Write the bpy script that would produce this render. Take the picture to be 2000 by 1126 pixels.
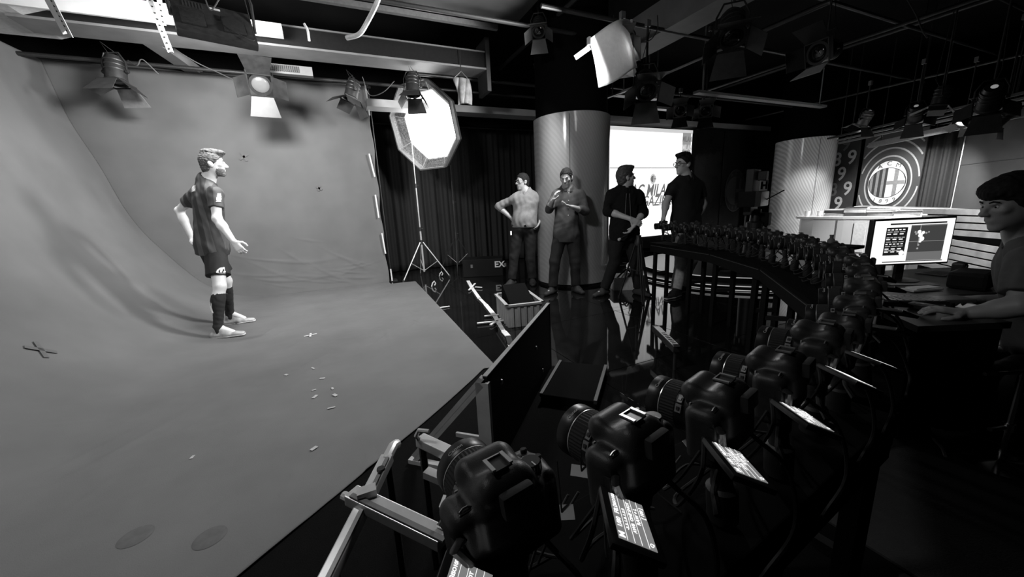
import bpy, bmesh, math, random
import numpy as np
from mathutils import Vector, Matrix

for _o in list(bpy.data.objects):
    bpy.data.objects.remove(_o)
SC = bpy.context.scene
COL = SC.collection
random.seed(7)
RNG = np.random.default_rng(7)

# ------------------------------------------------------------------ camera
FPX = 720.0                       # focal length in pixels of the 2000 x 1126 frame
CAM_H = 1.2
YAW = math.radians(24)
_D = np.array([154.0, 3273.0, FPX]); _D /= np.linalg.norm(_D)      # plumb line seen by the lens
_F = np.array([0, 0, 1.0]) - _D[2] * _D; _F /= np.linalg.norm(_F)
_R = np.cross(_D, _F); _U = -_D
_WX = math.cos(YAW) * _R + math.sin(YAW) * _F
_WY = -math.sin(YAW) * _R + math.cos(YAW) * _F
CF = np.array([math.sin(YAW), math.cos(YAW), 0.0])                  # horizontal heading of the lens
CR = np.array([math.cos(YAW), -math.sin(YAW), 0.0])
cam = bpy.data.cameras.new('camera'); cam.sensor_width = 36.0; cam.lens = FPX / 2000 * 36.0
cam.clip_start = 0.02; cam.clip_end = 100
cam_ob = bpy.data.objects.new('camera', cam); COL.objects.link(cam_ob)
_m = Matrix.Identity(4)
for _i in range(3):
    _w = (_WX, _WY, _U)[_i]
    _m[_i][0] = _w[0]; _m[_i][1] = -_w[1]; _m[_i][2] = -_w[2]
_m[2][3] = CAM_H
cam_ob.matrix_world = _m
SC.camera = cam_ob

# ------------------------------------------------------------------ world, exposure
wd = bpy.data.worlds.new('studio_dark'); SC.world = wd; wd.use_nodes = True
wd.node_tree.nodes['Background'].inputs[0].default_value = (1, 1, 1, 1)
wd.node_tree.nodes['Background'].inputs[1].default_value = 0.004
SC.view_settings.view_transform = 'Standard'
SC.view_settings.look = 'None'
SC.view_settings.exposure = 0.0
SC.view_settings.gamma = 1.0
SC.view_settings.use_curve_mapping = False

# powers of the lamps; each light is created in the builder of its own fixture
P_FILL = 58.0        # added LED panel out of view that fills the front of the cloth
P_LED = 120.0        # LED panel over the player, aimed at the hanging cloth
P_PAPER = 175.0      # lamp behind the sheet of diffusion paper
P_OCTA = 11.0       # octagonal softbox
P_FRES = 60.0        # lit fresnel over the cloth
P_SET = 380.0        # fresnels over the news set

# ------------------------------------------------------------------ measuring helpers
def ray(px, py):
    v = np.array([px - 1000.0, py - 563.0, FPX])
    return np.array([v @ _WX, v @ _WY, v @ _U])
def at_z(px, py, z):
    r = ray(px, py); return r * ((z - CAM_H) / r[2]) + np.array([0, 0, CAM_H])
def at_y(px, py, y):
    r = ray(px, py); return r * (y / r[1]) + np.array([0, 0, CAM_H])
def at_d(px, py, d):
    r = ray(px, py); return r * (d / math.hypot(r[0], r[1])) + np.array([0, 0, CAM_H])
def at_f(px, py, f):
    r = ray(px, py); return r * (f / (r @ CF)) + np.array([0, 0, CAM_H])
def nrm(v):
    v = np.asarray(v, float); return v / (np.linalg.norm(v) + 1e-12)

# ------------------------------------------------------------------ materials (all grey: the photograph is black and white)
def M(name, v, rough=0.5, metal=0.0, var=0.12, scale=30.0, bump=0.0, bscale=None, spec=0.5, coat=0.0):
    m = bpy.data.materials.get(name)
    if m: return m
    m = bpy.data.materials.new(name); m.use_nodes = True
    nt = m.node_tree; b = nt.nodes['Principled BSDF']
    b.inputs['Roughness'].default_value = rough; b.inputs['Metallic'].default_value = metal
    b.inputs['Specular IOR Level'].default_value = spec; b.inputs['Coat Weight'].default_value = coat
    tc = nt.nodes.new('ShaderNodeTexCoord')
    n = nt.nodes.new('ShaderNodeTexNoise'); n.inputs['Scale'].default_value = scale; n.inputs['Detail'].default_value = 4
    nt.links.new(tc.outputs['Object'], n.inputs['Vector'])
    r = nt.nodes.new('ShaderNodeValToRGB')
    a, c = v * (1 - var), v * (1 + var)
    r.color_ramp.elements[0].color = (a, a, a, 1); r.color_ramp.elements[1].color = (c, c, c, 1)
    r.color_ramp.elements[0].position = 0.3; r.color_ramp.elements[1].position = 0.7
    nt.links.new(n.outputs['Fac'], r.inputs['Fac']); nt.links.new(r.outputs['Color'], b.inputs['Base Color'])
    if bump:
        n2 = nt.nodes.new('ShaderNodeTexNoise'); n2.inputs['Scale'].default_value = bscale or scale * 4
        nt.links.new(tc.outputs['Object'], n2.inputs['Vector'])
        bp = nt.nodes.new('ShaderNodeBump'); bp.inputs['Strength'].default_value = bump; bp.inputs['Distance'].default_value = 0.01
        nt.links.new(n2.outputs['Fac'], bp.inputs['Height']); nt.links.new(bp.outputs['Normal'], b.inputs['Normal'])
    return m
def EM(name, v, strength=1.0):
    m = bpy.data.materials.get(name)
    if m: return m
    m = bpy.data.materials.new(name); m.use_nodes = True
    b = m.node_tree.nodes['Principled BSDF']
    b.inputs['Base Color'].default_value = (v * .3, v * .3, v * .3, 1)
    b.inputs['Emission Color'].default_value = (v, v, v, 1); b.inputs['Emission Strength'].default_value = strength
    b.inputs['Roughness'].default_value = 0.3
    return m
def stripe_mat(name, v1, v2, axis, origin, period, duty=0.5, rough=0.8, soft=0.0, v3=None):
    """stripes across a world direction, woven or printed into the thing"""
    m = bpy.data.materials.new(name); m.use_nodes = True; nt = m.node_tree; b = nt.nodes['Principled BSDF']
    b.inputs['Roughness'].default_value = rough
    tc = nt.nodes.new('ShaderNodeTexCoord')
    d = nt.nodes.new('ShaderNodeVectorMath'); d.operation = 'DOT_PRODUCT'
    nt.links.new(tc.outputs['Object'], d.inputs[0]); d.inputs[1].default_value = tuple(axis)
    a = nt.nodes.new('ShaderNodeMath'); a.operation = 'SUBTRACT'; nt.links.new(d.outputs['Value'], a.inputs[0])
    a.inputs[1].default_value = float(np.dot(axis, origin)) - 50 * period
    f = nt.nodes.new('ShaderNodeMath'); f.operation = 'MODULO'; nt.links.new(a.outputs[0], f.inputs[0]); f.inputs[1].default_value = period
    g = nt.nodes.new('ShaderNodeMath'); g.operation = 'GREATER_THAN'; nt.links.new(f.outputs[0], g.inputs[0]); g.inputs[1].default_value = period * duty
    mx = nt.nodes.new('ShaderNodeMixRGB'); nt.links.new(g.outputs[0], mx.inputs[0])
    mx.inputs[1].default_value = (v1, v1, v1, 1); mx.inputs[2].default_value = (v2, v2, v2, 1)
    nt.links.new(mx.outputs[0], b.inputs['Base Color'])
    return m

BLACK = M('black_paint', 0.008, 0.7, spec=.2)
BLACKM = M('black_metal', 0.016, 0.5, var=.3, scale=60)
SATIN = M('satin_black', 0.03, 0.3)
GREYM = M('grey_metal', 0.18, 0.4, 0.3)
ALU = M('aluminium', 0.62, 0.35, 0.6, var=.08)
CHROME = M('chrome', 0.7, 0.15, 1.0, var=.03)
WHITE = M('white_paint', 0.75, 0.5)
OFFW = M('off_white', 0.55, 0.6)
RUBBER = M('black_rubber', 0.015, 0.8)
GLASS = M('dark_glass', 0.01, 0.05, coat=0.5)
PAPER = M('paper', 0.7, 0.8)

# ------------------------------------------------------------------ objects
def tag(o, label=None, cat=None, group=None, kind=None):
    if label: o['label'] = label
    if cat: o['category'] = cat
    if group: o['group'] = group
    if kind: o['kind'] = kind
    return o
def empty(name, loc=(0, 0, 0), rz=0.0, rot=None):
    o = bpy.data.objects.new(name, None); COL.objects.link(o); o.empty_display_size = 0.05
    o.location = tuple(loc)
    o.rotation_euler = rot if rot is not None else (0, 0, rz)
    return o
def link(name, me, parent=None, mat=None, loc=None):
    if mat is not None and not me.materials: me.materials.append(mat)
    o = bpy.data.objects.new(name, me); COL.objects.link(o)
    if parent is not None: o.parent = parent
    if loc is not None: o.location = tuple(loc)
    return o
def copy_tree(o, parent=None):
    c = o.copy(); COL.objects.link(c)
    if parent is not None: c.parent = parent
    for ch in list(o.children): copy_tree(ch, c)
    return c
def frame_from(fwd, up=(0, 0, 1)):
    """rotation matrix: local y along fwd, z as near up as can be"""
    y = nrm(fwd); x = nrm(np.cross(y, up)); z = np.cross(x, y)
    return Matrix(((x[0], y[0], z[0]), (x[1], y[1], z[1]), (x[2], y[2], z[2])))
def place(o, loc, fwd, up=(0, 0, 1)):
    o.matrix_world = Matrix.Translation(Vector([float(a) for a in loc])) @ frame_from(fwd, up).to_4x4()

class MB:
    def __init__(s): s.v = []; s.f = []
    def add(s, vs, fs):
        n = len(s.v); s.v += [tuple(float(c) for c in p) for p in vs]; s.f += [tuple(i + n for i in f) for f in fs]; return s
    def box(s, c, h, rot=None, bev=0.0):
        c = np.array(c, float); h = np.array(h, float)
        R = np.eye(3) if rot is None else np.array(rot)
        if bev <= 0:
            vs = [c + R @ (h * np.array([x, y, z])) for x in (-1, 1) for y in (-1, 1) for z in (-1, 1)]
            return s.add(vs, [(0, 1, 3, 2), (4, 6, 7, 5), (0, 4, 5, 1), (2, 3, 7, 6), (0, 2, 6, 4), (1, 5, 7, 3)])
        bm = bmesh.new(); bmesh.ops.create_cube(bm, size=2)
        for v in bm.verts: v.co = Vector([float(v.co[i] * h[i]) for i in range(3)])
        bmesh.ops.bevel(bm, geom=bm.edges[:], offset=bev, segments=2, affect='EDGES', profile=0.6)
        bm.verts.index_update()
        vs = [c + R @ np.array(v.co) for v in bm.verts]; fs = [tuple(v.index for v in f.verts) for f in bm.faces]
        bm.free(); return s.add(vs, fs)
    def bar(s, a, b, w, t, up=(0, 0, 1), bev=0.0):
        a = np.array(a, float); b = np.array(b, float); R = np.array(frame_from(b - a, up) if abs(nrm(b - a) @ np.array(up)) < .999 else frame_from(b - a, (0, 1, 0)))
        return s.box((a + b) / 2, (w / 2, np.linalg.norm(b - a) / 2, t / 2), R, bev)
    def tube(s, pts, r, n=8, caps=True):
        pts = [np.array(p, float) for p in pts]; k = len(pts)
        rs = r if hasattr(r, '__len__') else [r] * k
        vs = []; u = None
        for i in range(k):
            d = nrm(pts[min(i + 1, k - 1)] - pts[max(i - 1, 0)])
            if u is None:
                u = np.cross(d, (0, 0, 1) if abs(d[2]) < .9 else (1, 0, 0))
            u = nrm(u - (u @ d) * d); w = np.cross(d, u)
            for j in range(n):
                a = 2 * math.pi * j / n; vs.append(pts[i] + rs[i] * (math.cos(a) * u + math.sin(a) * w))
        fs = [(i * n + j, i * n + (j + 1) % n, (i + 1) * n + (j + 1) % n, (i + 1) * n + j) for i in range(k - 1) for j in range(n)]
        if caps: fs += [tuple(range(n))[::-1], tuple(range((k - 1) * n, k * n))]
        return s.add(vs, fs)
    def lathe(s, prof, n=24, a=(0, 0, 0), axis=(0, 0, 1), ribs=None, close=True):
        """prof: (distance along axis, radius)"""
        ax = nrm(axis); u = nrm(np.cross(ax, (0, 0, 1) if abs(ax[2]) < .9 else (1, 0, 0))); w = np.cross(ax, u); a = np.array(a, float)
        vs = []
        for i, (h, r) in enumerate(prof):
            for j in range(n):
                t = 2 * math.pi * j / n
                rr = r * (1 - (ribs[1] if ribs and i in ribs[0] and j % 2 else 0))
                vs.append(a + ax * h + rr * (math.cos(t) * u + math.sin(t) * w))
        k = len(prof)
        fs = [(i * n + j, i * n + (j + 1) % n, (i + 1) * n + (j + 1) % n, (i + 1) * n + j) for i in range(k - 1) for j in range(n)]
        if close: fs += [tuple(range(n))[::-1], tuple(range((k - 1) * n, k * n))]
        return s.add(vs, fs)
    def poly(s, pts): return s.add(pts, [tuple(range(len(pts)))])
    def prism(s, pts2, y0, y1, org=(0, 0, 0), ax=((1, 0, 0), (0, 1, 0), (0, 0, 1))):
        """outline in the first and third axis, thick along the second"""
        org = np.array(org, float); X, Y, Z = [np.array(q, float) for q in ax]; n = len(pts2)
        vs = [org + X * p[0] + Z * p[1] + Y * y for y in (y0, y1) for p in pts2]
        fs = [tuple(range(n)), tuple(range(n, 2 * n))[::-1]] + [(i, i + n, (i + 1) % n + n, (i + 1) % n) for i in range(n)]
        return s.add(vs, fs)
    def mesh(s, name, smooth=False, sharp=35):
        me = bpy.data.meshes.new(name); me.from_pydata(s.v, [], s.f); me.update()
        bm = bmesh.new(); bm.from_mesh(me); bmesh.ops.recalc_face_normals(bm, faces=bm.faces[:])
        if smooth:
            for f in bm.faces: f.smooth = True
            for e in bm.edges:
                if len(e.link_faces) == 2 and e.calc_face_angle(0) > math.radians(sharp): e.smooth = False
        bm.to_mesh(me); bm.free()
        return me
    def build(s, name, mat, parent=None, smooth=False, loc=None): return link(name, s.mesh(name, smooth), parent, mat, loc)

def text_mb(body, size, thick=0.001, shear=0.0, align='CENTER', offset=0.0):
    cu = bpy.data.curves.new('lettering', 'FONT'); cu.body = body; cu.size = size; cu.extrude = thick / 2; cu.shear = shear; cu.offset = offset
    cu.align_x = align; cu.align_y = 'CENTER'; cu.resolution_u = 3
    ob = bpy.data.objects.new('lettering', cu); me = bpy.data.meshes.new_from_object(ob)
    vs = [tuple(v.co) for v in me.vertices]; fs = [tuple(p.vertices) for p in me.polygons]
    bpy.data.objects.remove(ob); bpy.data.curves.remove(cu); bpy.data.meshes.remove(me)
    return vs, fs
def lettering(parent, body, size, org, X, Z, mat, shear=0.0, thick=0.002, bold=0, name='lettering', sx=1.0):
    """flat lettering: X reading direction, Z up direction of the letters"""
    vs, fs = text_mb(body, size, thick, shear, 'CENTER', bold); X = nrm(X); Z = nrm(Z); N = np.cross(X, Z); org = np.array(org, float)
    b = MB(); b.add([org + X * v[0] * sx + Z * v[1] + N * v[2] for v in vs], fs)
    return b.build(name, mat, parent)
def area_light(name, loc, fwd, power, sx, sy=None, parent=None, spread=180):
    l = bpy.data.lights.new(name, 'AREA'); l.energy = power; l.shape = 'RECTANGLE'; l.size = sx; l.size_y = sy or sx; l.spread = math.radians(spread)
    o = bpy.data.objects.new(name, l); COL.objects.link(o)
    z = -nrm(fwd); x = nrm(np.cross((0, 0, 1), z) if abs(z[2]) < .99 else (1, 0, 0)); y = np.cross(z, x)
    m = Matrix(((x[0], y[0], z[0], loc[0]), (x[1], y[1], z[1], loc[1]), (x[2], y[2], z[2], loc[2]), (0, 0, 0, 1)))
    o.matrix_world = m
    return o
def spot_light(name, loc, fwd, power, angle=50, blend=.5, radius=.06):
    l = bpy.data.lights.new(name, 'SPOT'); l.energy = power; l.spot_size = math.radians(angle); l.spot_blend = blend; l.shadow_soft_size = radius
    o = bpy.data.objects.new(name, l); COL.objects.link(o)
    z = -nrm(fwd); x = nrm(np.cross((0, 0, 1), z) if abs(z[2]) < .99 else (1, 0, 0)); y = np.cross(z, x)
    o.matrix_world = Matrix(((x[0], y[0], z[0], loc[0]), (x[1], y[1], z[1], loc[1]), (x[2], y[2], z[2], loc[2]), (0, 0, 0, 1)))
    return o

# ------------------------------------------------------------------ sculpting: distance fields turned into one continuous surface
class Field:
    def __init__(s, lo, hi, h):
        s.h = h; s.lo = np.array(lo, float) - 2 * h; n = np.ceil((np.array(hi, float) + 2 * h - s.lo) / h).astype(int) + 1
        s.n = n; s.S = np.full(tuple(n), 0.5, np.float32)
    def sub(s, lo, hi):
        a = np.clip(np.floor((np.array(lo) - s.lo) / s.h).astype(int), 0, s.n - 1); b = np.clip(np.ceil((np.array(hi) - s.lo) / s.h).astype(int) + 1, 1, s.n)
        if np.any(b <= a): return None, None
        g = [s.lo[i] + s.h * np.arange(a[i], b[i]) for i in range(3)]
        P = [g[0][:, None, None], g[1][None, :, None], g[2][None, None, :]]
        return tuple(slice(a[i], b[i]) for i in range(3)), P
    def mix(s, sl, d, k, mode='u'):
        A = s.S[sl]
        if mode == 'c': s.S[sl] = np.maximum(A, -d); return
        if k <= 0: s.S[sl] = np.minimum(A, d); return
        hh = np.clip(.5 + .5 * (A - d) / k, 0, 1); s.S[sl] = A * (1 - hh) + d * hh - k * hh * (1 - hh)
    def cone(s, a, b, ra, rb, k=.02, mode='u', cut0=None, cut1=None):
        a = np.array(a, float); b = np.array(b, float); m = max(ra, rb) + 2 * k + 2 * s.h
        sl, P = s.sub(np.minimum(a, b) - m, np.maximum(a, b) + m)
        if sl is None: return s
        ba = b - a; L2 = ba @ ba + 1e-12
        t = np.clip(((P[0] - a[0]) * ba[0] + (P[1] - a[1]) * ba[1] + (P[2] - a[2]) * ba[2]) / L2, 0, 1)
        d = np.sqrt((P[0] - a[0] - t * ba[0]) ** 2 + (P[1] - a[1] - t * ba[1]) ** 2 + (P[2] - a[2] - t * ba[2]) ** 2) - (ra + (rb - ra) * t)
        if cut1 is not None:
            u = ba / math.sqrt(L2); c = a + ba * cut1
            d = np.maximum(d, (P[0] - c[0]) * u[0] + (P[1] - c[1]) * u[1] + (P[2] - c[2]) * u[2])
        if cut0 is not None:
            u = -ba / math.sqrt(L2); c = a + ba * cut0
            d = np.maximum(d, (P[0] - c[0]) * u[0] + (P[1] - c[1]) * u[1] + (P[2] - c[2]) * u[2])
        s.mix(sl, d, k, mode); return s
    def ell(s, c, ax, r, k=.02, mode='u'):
        c = np.array(c, float); ax = np.array(ax, float); r = np.array(r, float); m = max(r) + 2 * k + 2 * s.h
        sl, P = s.sub(c - m, c + m)
        if sl is None: return s
        q = [((P[0] - c[0]) * ax[i][0] + (P[1] - c[1]) * ax[i][1] + (P[2] - c[2]) * ax[i][2]) for i in range(3)]
        k0 = np.sqrt(sum((q[i] / r[i]) ** 2 for i in range(3))) + 1e-9; k1 = np.sqrt(sum((q[i] / r[i] ** 2) ** 2 for i in range(3))) + 1e-9
        s.mix(sl, k0 * (k0 - 1) / k1, k, mode); return s
    def rbox(s, c, ax, hs, rad, k=.0, mode='u'):
        c = np.array(c, float); ax = np.array(ax, float); m = np.linalg.norm(hs) + 2 * k + 2 * s.h
        sl, P = s.sub(c - m, c + m)
        if sl is None: return s
        q = [np.abs((P[0] - c[0]) * ax[i][0] + (P[1] - c[1]) * ax[i][1] + (P[2] - c[2]) * ax[i][2]) - (hs[i] - rad) for i in range(3)]
        d = np.sqrt(sum(np.maximum(x, 0) ** 2 for x in q)) + np.minimum(np.maximum(np.maximum(q[0], q[1]), q[2]), 0) - rad
        s.mix(sl, d, k, mode); return s
    def plane(s, p, n):
        """keep the side the normal points away from"""
        sl, P = s.sub(s.lo, s.lo + s.n * s.h); n = nrm(n)
        s.S = np.maximum(s.S, ((P[0] - p[0]) * n[0] + (P[1] - p[1]) * n[1] + (P[2] - p[2]) * n[2]).astype(np.float32)); return s
    def folds(s, amp, freq, seed=0, stretch=(1, 1, .5)):
        sl, P = s.sub(s.lo, s.lo + s.n * s.h); g = np.random.default_rng(seed); acc = 0
        for i in range(5):
            w = g.normal(size=3) * freq * np.array(stretch) * (1 + .5 * i); ph = g.uniform(0, 6.28)
            acc = acc + np.sin(P[0] * w[0] + P[1] * w[1] + P[2] * w[2] + ph + 1.5 * np.sin(P[2] * freq * .7 + ph * 2) ) / (1 + .4 * i)
        s.S = (s.S + amp * acc * .5).astype(np.float32); return s
    def mesh(s, name):
        S = s.S; I = S < 0; n = S.shape
        cnt = np.zeros(tuple(k - 1 for k in n), np.int8)
        for dx in (0, 1):
            for dy in (0, 1):
                for dz in (0, 1): cnt += I[dx:n[0] - 1 + dx, dy:n[1] - 1 + dy, dz:n[2] - 1 + dz]
        act = (cnt > 0) & (cnt < 8); ci = np.argwhere(act); idx = np.full(act.shape, -1, np.int64); idx[act] = np.arange(len(ci))
        acc = np.zeros((len(ci), 3)); num = np.zeros(len(ci))
        cor = [(x, y, z) for x in (0, 1) for y in (0, 1) for z in (0, 1)]
        for a in cor:
            for ax in range(3):
                if a[ax]: continue
                b = list(a); b[ax] = 1
                va = S[ci[:, 0] + a[0], ci[:, 1] + a[1], ci[:, 2] + a[2]].astype(float); vb = S[ci[:, 0] + b[0], ci[:, 1] + b[1], ci[:, 2] + b[2]].astype(float)
                m = (va < 0) != (vb < 0); t = np.where(m, va / np.where(m, va - vb, 1), 0)
                p = np.tile(np.array(a, float), (len(ci), 1)); p[:, ax] = t
                acc[m] += p[m]; num[m] += 1
        V = s.lo + s.h * (ci + acc / num[:, None])
        Q = []
        for ax in range(3):
            o = [(1, 2), (2, 0), (0, 1)][ax]
            A = np.take(I, range(0, n[ax] - 1), axis=ax); B = np.take(I, range(1, n[ax]), axis=ax)
            e = np.argwhere(A != B); e = e[(e[:, o[0]] > 0) & (e[:, o[1]] > 0) & (e[:, o[0]] < n[o[0]] - 1) & (e[:, o[1]] < n[o[1]] - 1)]
            flip = A[e[:, 0], e[:, 1], e[:, 2]]
            def cell(du, dv):
                c = e.copy(); c[:, o[0]] += du; c[:, o[1]] += dv; return idx[c[:, 0], c[:, 1], c[:, 2]]
            q = np.stack([cell(-1, -1), cell(0, -1), cell(0, 0), cell(-1, 0)], 1); q[~flip] = q[~flip][:, ::-1]; Q.append(q)
        Q = np.concatenate(Q); Q = Q[(Q >= 0).all(1)]
        return np_mesh(name, V, Q)

def np_mesh(name, V, Q, smooth=True):
    me = bpy.data.meshes.new(name); V = np.asarray(V, np.float32); Q = np.asarray(Q, np.int32)
    me.vertices.add(len(V)); me.vertices.foreach_set('co', V.ravel())
    me.loops.add(Q.size); me.loops.foreach_set('vertex_index', Q.ravel())
    me.polygons.add(len(Q)); me.polygons.foreach_set('loop_start', np.arange(0, Q.size, Q.shape[1], dtype=np.int32))
    me.polygons.foreach_set('use_smooth', np.full(len(Q), smooth)); me.update(calc_edges=True); me.validate()
    return me
def grid_mesh(name, G, smooth=True, thick=0.0):
    """G: (a, b, 3) array of points; thick gives the sheet a real back"""
    a, b = G.shape[:2]; i = np.arange(a * b).reshape(a, b)
    Q = np.stack([i[:-1, :-1], i[1:, :-1], i[1:, 1:], i[:-1, 1:]], -1).reshape(-1, 4); V = G.reshape(-1, 3)
    if thick:
        du = np.gradient(G, axis=0); dv = np.gradient(G, axis=1); N = np.cross(du, dv); N /= np.linalg.norm(N, axis=2, keepdims=True) + 1e-9
        V = np.concatenate([V, (G - N * thick).reshape(-1, 3)]); n = a * b
        E = np.concatenate([i[:, 0], i[-1, 1:], i[::-1, -1][1:], i[0, ::-1][1:]])
        R = np.stack([E[:-1], E[1:], E[1:] + n, E[:-1] + n], 1)
        Q = np.concatenate([Q, Q[:, ::-1] + n, R[:, ::-1]])
    return np_mesh(name, V, Q, smooth)
def snoise(x, y, freq, seed):
    g = np.random.default_rng(seed); r = 0
    for i in range(7):
        a = g.uniform(0, 6.28); f = freq * g.uniform(.6, 1.7); r = r + np.sin(f * (x * math.cos(a) + y * math.sin(a)) + g.uniform(0, 6.28) + 1.2 * np.sin(f * .37 * (y - x) + g.uniform(0, 6)))
    return r / 7

# ------------------------------------------------------------------ the setting
def struct(name, mb, mat, parent=None):
    o = mb.build(name, mat, parent)
    if parent is None: o['kind'] = 'structure'
    return o
FLOORM = M('black_gloss_floor', 0.006, 0.04, var=.25, scale=3, spec=.5)
fl = struct('floor', MB().box((5, 3.2, -0.06), (9.5, 7.2, 0.05)), BLACK)
fl['label'] = 'glossy black tiled studio floor'
tile = MB().box((0, 0, 0), (0.598, 0.598, 0.01), bev=0.002).mesh('tile')
tile.materials.append(FLOORM)
for i in range(16):
    for j in range(12):
        if -4.5 + i * 1.2 > 14: continue
        t_ = bpy.data.objects.new('floor_tile', tile); COL.objects.link(t_); t_.parent = fl
        t_.location = (-3.9 + i * 1.2, -3.4 + j * 1.2, -0.01)
WALLM = M('wall_black', 0.006, 0.9, var=.3, scale=2, spec=.1)
struct('ceiling', MB().box((5, 3.2, 4.06), (9.5, 7.2, 0.05)), WALLM)
struct('wall_left', MB().box((-3.6, 3.2, 2), (0.05, 7.2, 2.05)), WALLM)
struct('wall_back', MB().box((5, 8.6, 2), (9.5, 0.05, 2.05)), WALLM)
struct('wall_right', MB().box((14.4, 3.2, 2), (0.05, 7.2, 2.05)), WALLM)
struct('wall_front', MB().box((5, -4.0, 2), (9.5, 0.05, 2.05)), WALLM)

# bulkhead running along the back of the hall
struct('trim_1', MB().box((5.6, 6.72, 2.90), (5.0, 0.15, 0.055)), M('bulkhead_paint', 0.34, 0.6, var=.15, scale=2))

# ------------------------------------------------------------------ the grey photographic cloth
CLOTH = M('grey_muslin', 0.10, 0.9, var=.10, scale=2.2, bump=.12, bscale=260)
PROF = np.array([(1.02, 0.0), (0.4, 0.0), (-.3, 0), (-.9, .0), (-1.3, .012), (-1.55, .06), (-1.78, .155), (-1.99, .31), (-2.18, .55), (-2.34, .80), (-2.48, 1.05), (-2.62, 1.42), (-2.77, 1.95), (-2.93, 2.5), (-3.04, 3.0), (-3.07, 3.2)])
def catmull(P, n):
    P = np.vstack([2 * P[0] - P[1], P, 2 * P[-1] - P[-2]]); seg = np.linalg.norm(np.diff(P[1:-1], axis=0), axis=1); cs = np.r_[0, np.cumsum(seg)]; out = []
    for s_ in np.linspace(0, cs[-1], n):
        i = min(np.searchsorted(cs, s_, side='right') - 1, len(seg) - 1); t = (s_ - cs[i]) / seg[i]
        a, b, c, d = P[i:i + 4]; out.append(.5 * ((2 * b) + (c - a) * t + (2 * a - 5 * b + 4 * c - d) * t * t + (3 * b - a - 3 * c + d) * t ** 3))
    return np.array(out)
def yfront(X): return np.where(X > .906, 2.494 - (X - .906) * .2, np.maximum(2.494 + (X - .906) * .83, -.6))
pr = catmull(PROF, 300); T = np.linspace(0, 1, 320)
X = pr[:, 0][:, None] + 0 * T[None]; Z = pr[:, 1][:, None] + 0 * T[None]
xe = X.copy()
yb = np.where(X > .62, 6.56 - (X - .62) * .1, 6.83); yf = yfront(X); Y = yf + (yb - yf) * T[None]
X = X + np.clip((X - .2) / .8, 0, 1) ** 2 * ((Y - 2.49) / 4.0 * .11 - .08)           # the free edge runs slightly outward
tang = np.gradient(pr, axis=0); tang /= np.linalg.norm(tang, axis=1, keepdims=True); nx = -tang[:, 1][:, None]; nz = tang[:, 0][:, None]
up = np.clip(Z / 1.2, 0, 1)
dsp = .0035 * snoise(X, Y, 9, 3) * (1 - .5 * up) + .0016 * snoise(X, Y, 34, 5) * (1 - up)
arc = np.arange(300)[:, None] * .026
dsp += up * (.018 * np.sin(Y * 5.2 + .7 * arc + 1.1 * np.sin(arc * 1.1)) + .012 * snoise(Y * 1.0, arc * .35, 7.5, 9) + .01 * np.sin((Y * .9 + arc) * 4.0))
ridge = lambda px, py, ang, ln, wd_, amp: amp * np.exp(-(((X - px) * math.cos(ang) + (Y - py) * math.sin(ang)) / ln) ** 2 - ((-(X - px) * math.sin(ang) + (Y - py) * math.cos(ang)) / wd_) ** 2)
_g = np.random.default_rng(12)
for _ in range(60):
    dsp += ridge(_g.uniform(-2.0, .9), _g.uniform(1.6, 6.4), _g.normal(.75, .5), _g.uniform(.08, .3), _g.uniform(.008, .02), _g.uniform(.002, .006))
G = np.stack([X - nx * dsp * -1, Y + 0 * X, Z + np.abs(nz) * (dsp + .012)], -1)
G[..., 2] = np.maximum(G[..., 2], .004)
sweep = link('backdrop_sweep', grid_mesh('backdrop_sweep', G, thick=-.003), None, CLOTH)
tag(sweep, 'grey cloth sweeping down from the left wall and across the floor under the player', 'backdrop')
# hanging cloth on the far side
xs = np.linspace(-3.12, .655, 300); zs = np.linspace(0.0, 3.21, 240)
A, B = np.meshgrid(xs, zs, indexing='ij')
low = np.clip((1.0 - B) / 1.0, 0, 1)
top_ = B - .03 * (A + 3.1) / 3.7 * 0 
yy = 6.86 + .006 * snoise(A, B, 4, 21) - .10 * low ** 3
yy += .012 * np.sin(A * 16 + 2 * np.sin(B * 1.3)) * np.clip((A - .05) / .6, 0, 1)
_g = np.random.default_rng(77)
for _ in range(26):                                                   # slack puckers gathered near the floor
    cx_, cz_, an_ = _g.uniform(-1.3, .4), abs(_g.normal(0, .28)) + .12, _g.normal(-.12, .22); ln_, wd2 = _g.uniform(.15, .45), _g.uniform(.012, .03)
    u2 = (A - cx_) * math.cos(an_) + (B - cz_ - .25 * (A - cx_) ** 2) * math.sin(an_); v2 = -(A - cx_) * math.sin(an_) + (B - cz_ - .25 * (A - cx_) ** 2) * math.cos(an_)
    yy -= _g.uniform(.002, .0065) * np.exp(-(u2 / ln_) ** 2 - (v2 / wd2) ** 2)
yy += low * .006 * snoise(A, B * 2, 12, 4)
edge = np.clip((A - .3) / .35, 0, 1)
xx = A + edge * (.012 * np.sin(B * 9) - .02 * (1 - B / 3.2))
zz = B * (1 - .018 * np.clip((A + 1) / 1.6, 0, 1) * 0) + .012 * np.sin(A * 5.0) * (B / 3.2) + .004
drop = link('backdrop_cloth', grid_mesh('backdrop_cloth', np.stack([xx, yy, zz], -1), thick=-.003), None, CLOTH)
tag(drop, 'grey cloth hanging flat behind the player with puckers near the floor', 'backdrop')
DK = M('dark_tape', 0.045, 0.7); LT = M('light_tape', 0.55, 0.7); MT = M('mid_tape', 0.08, .7)
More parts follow.
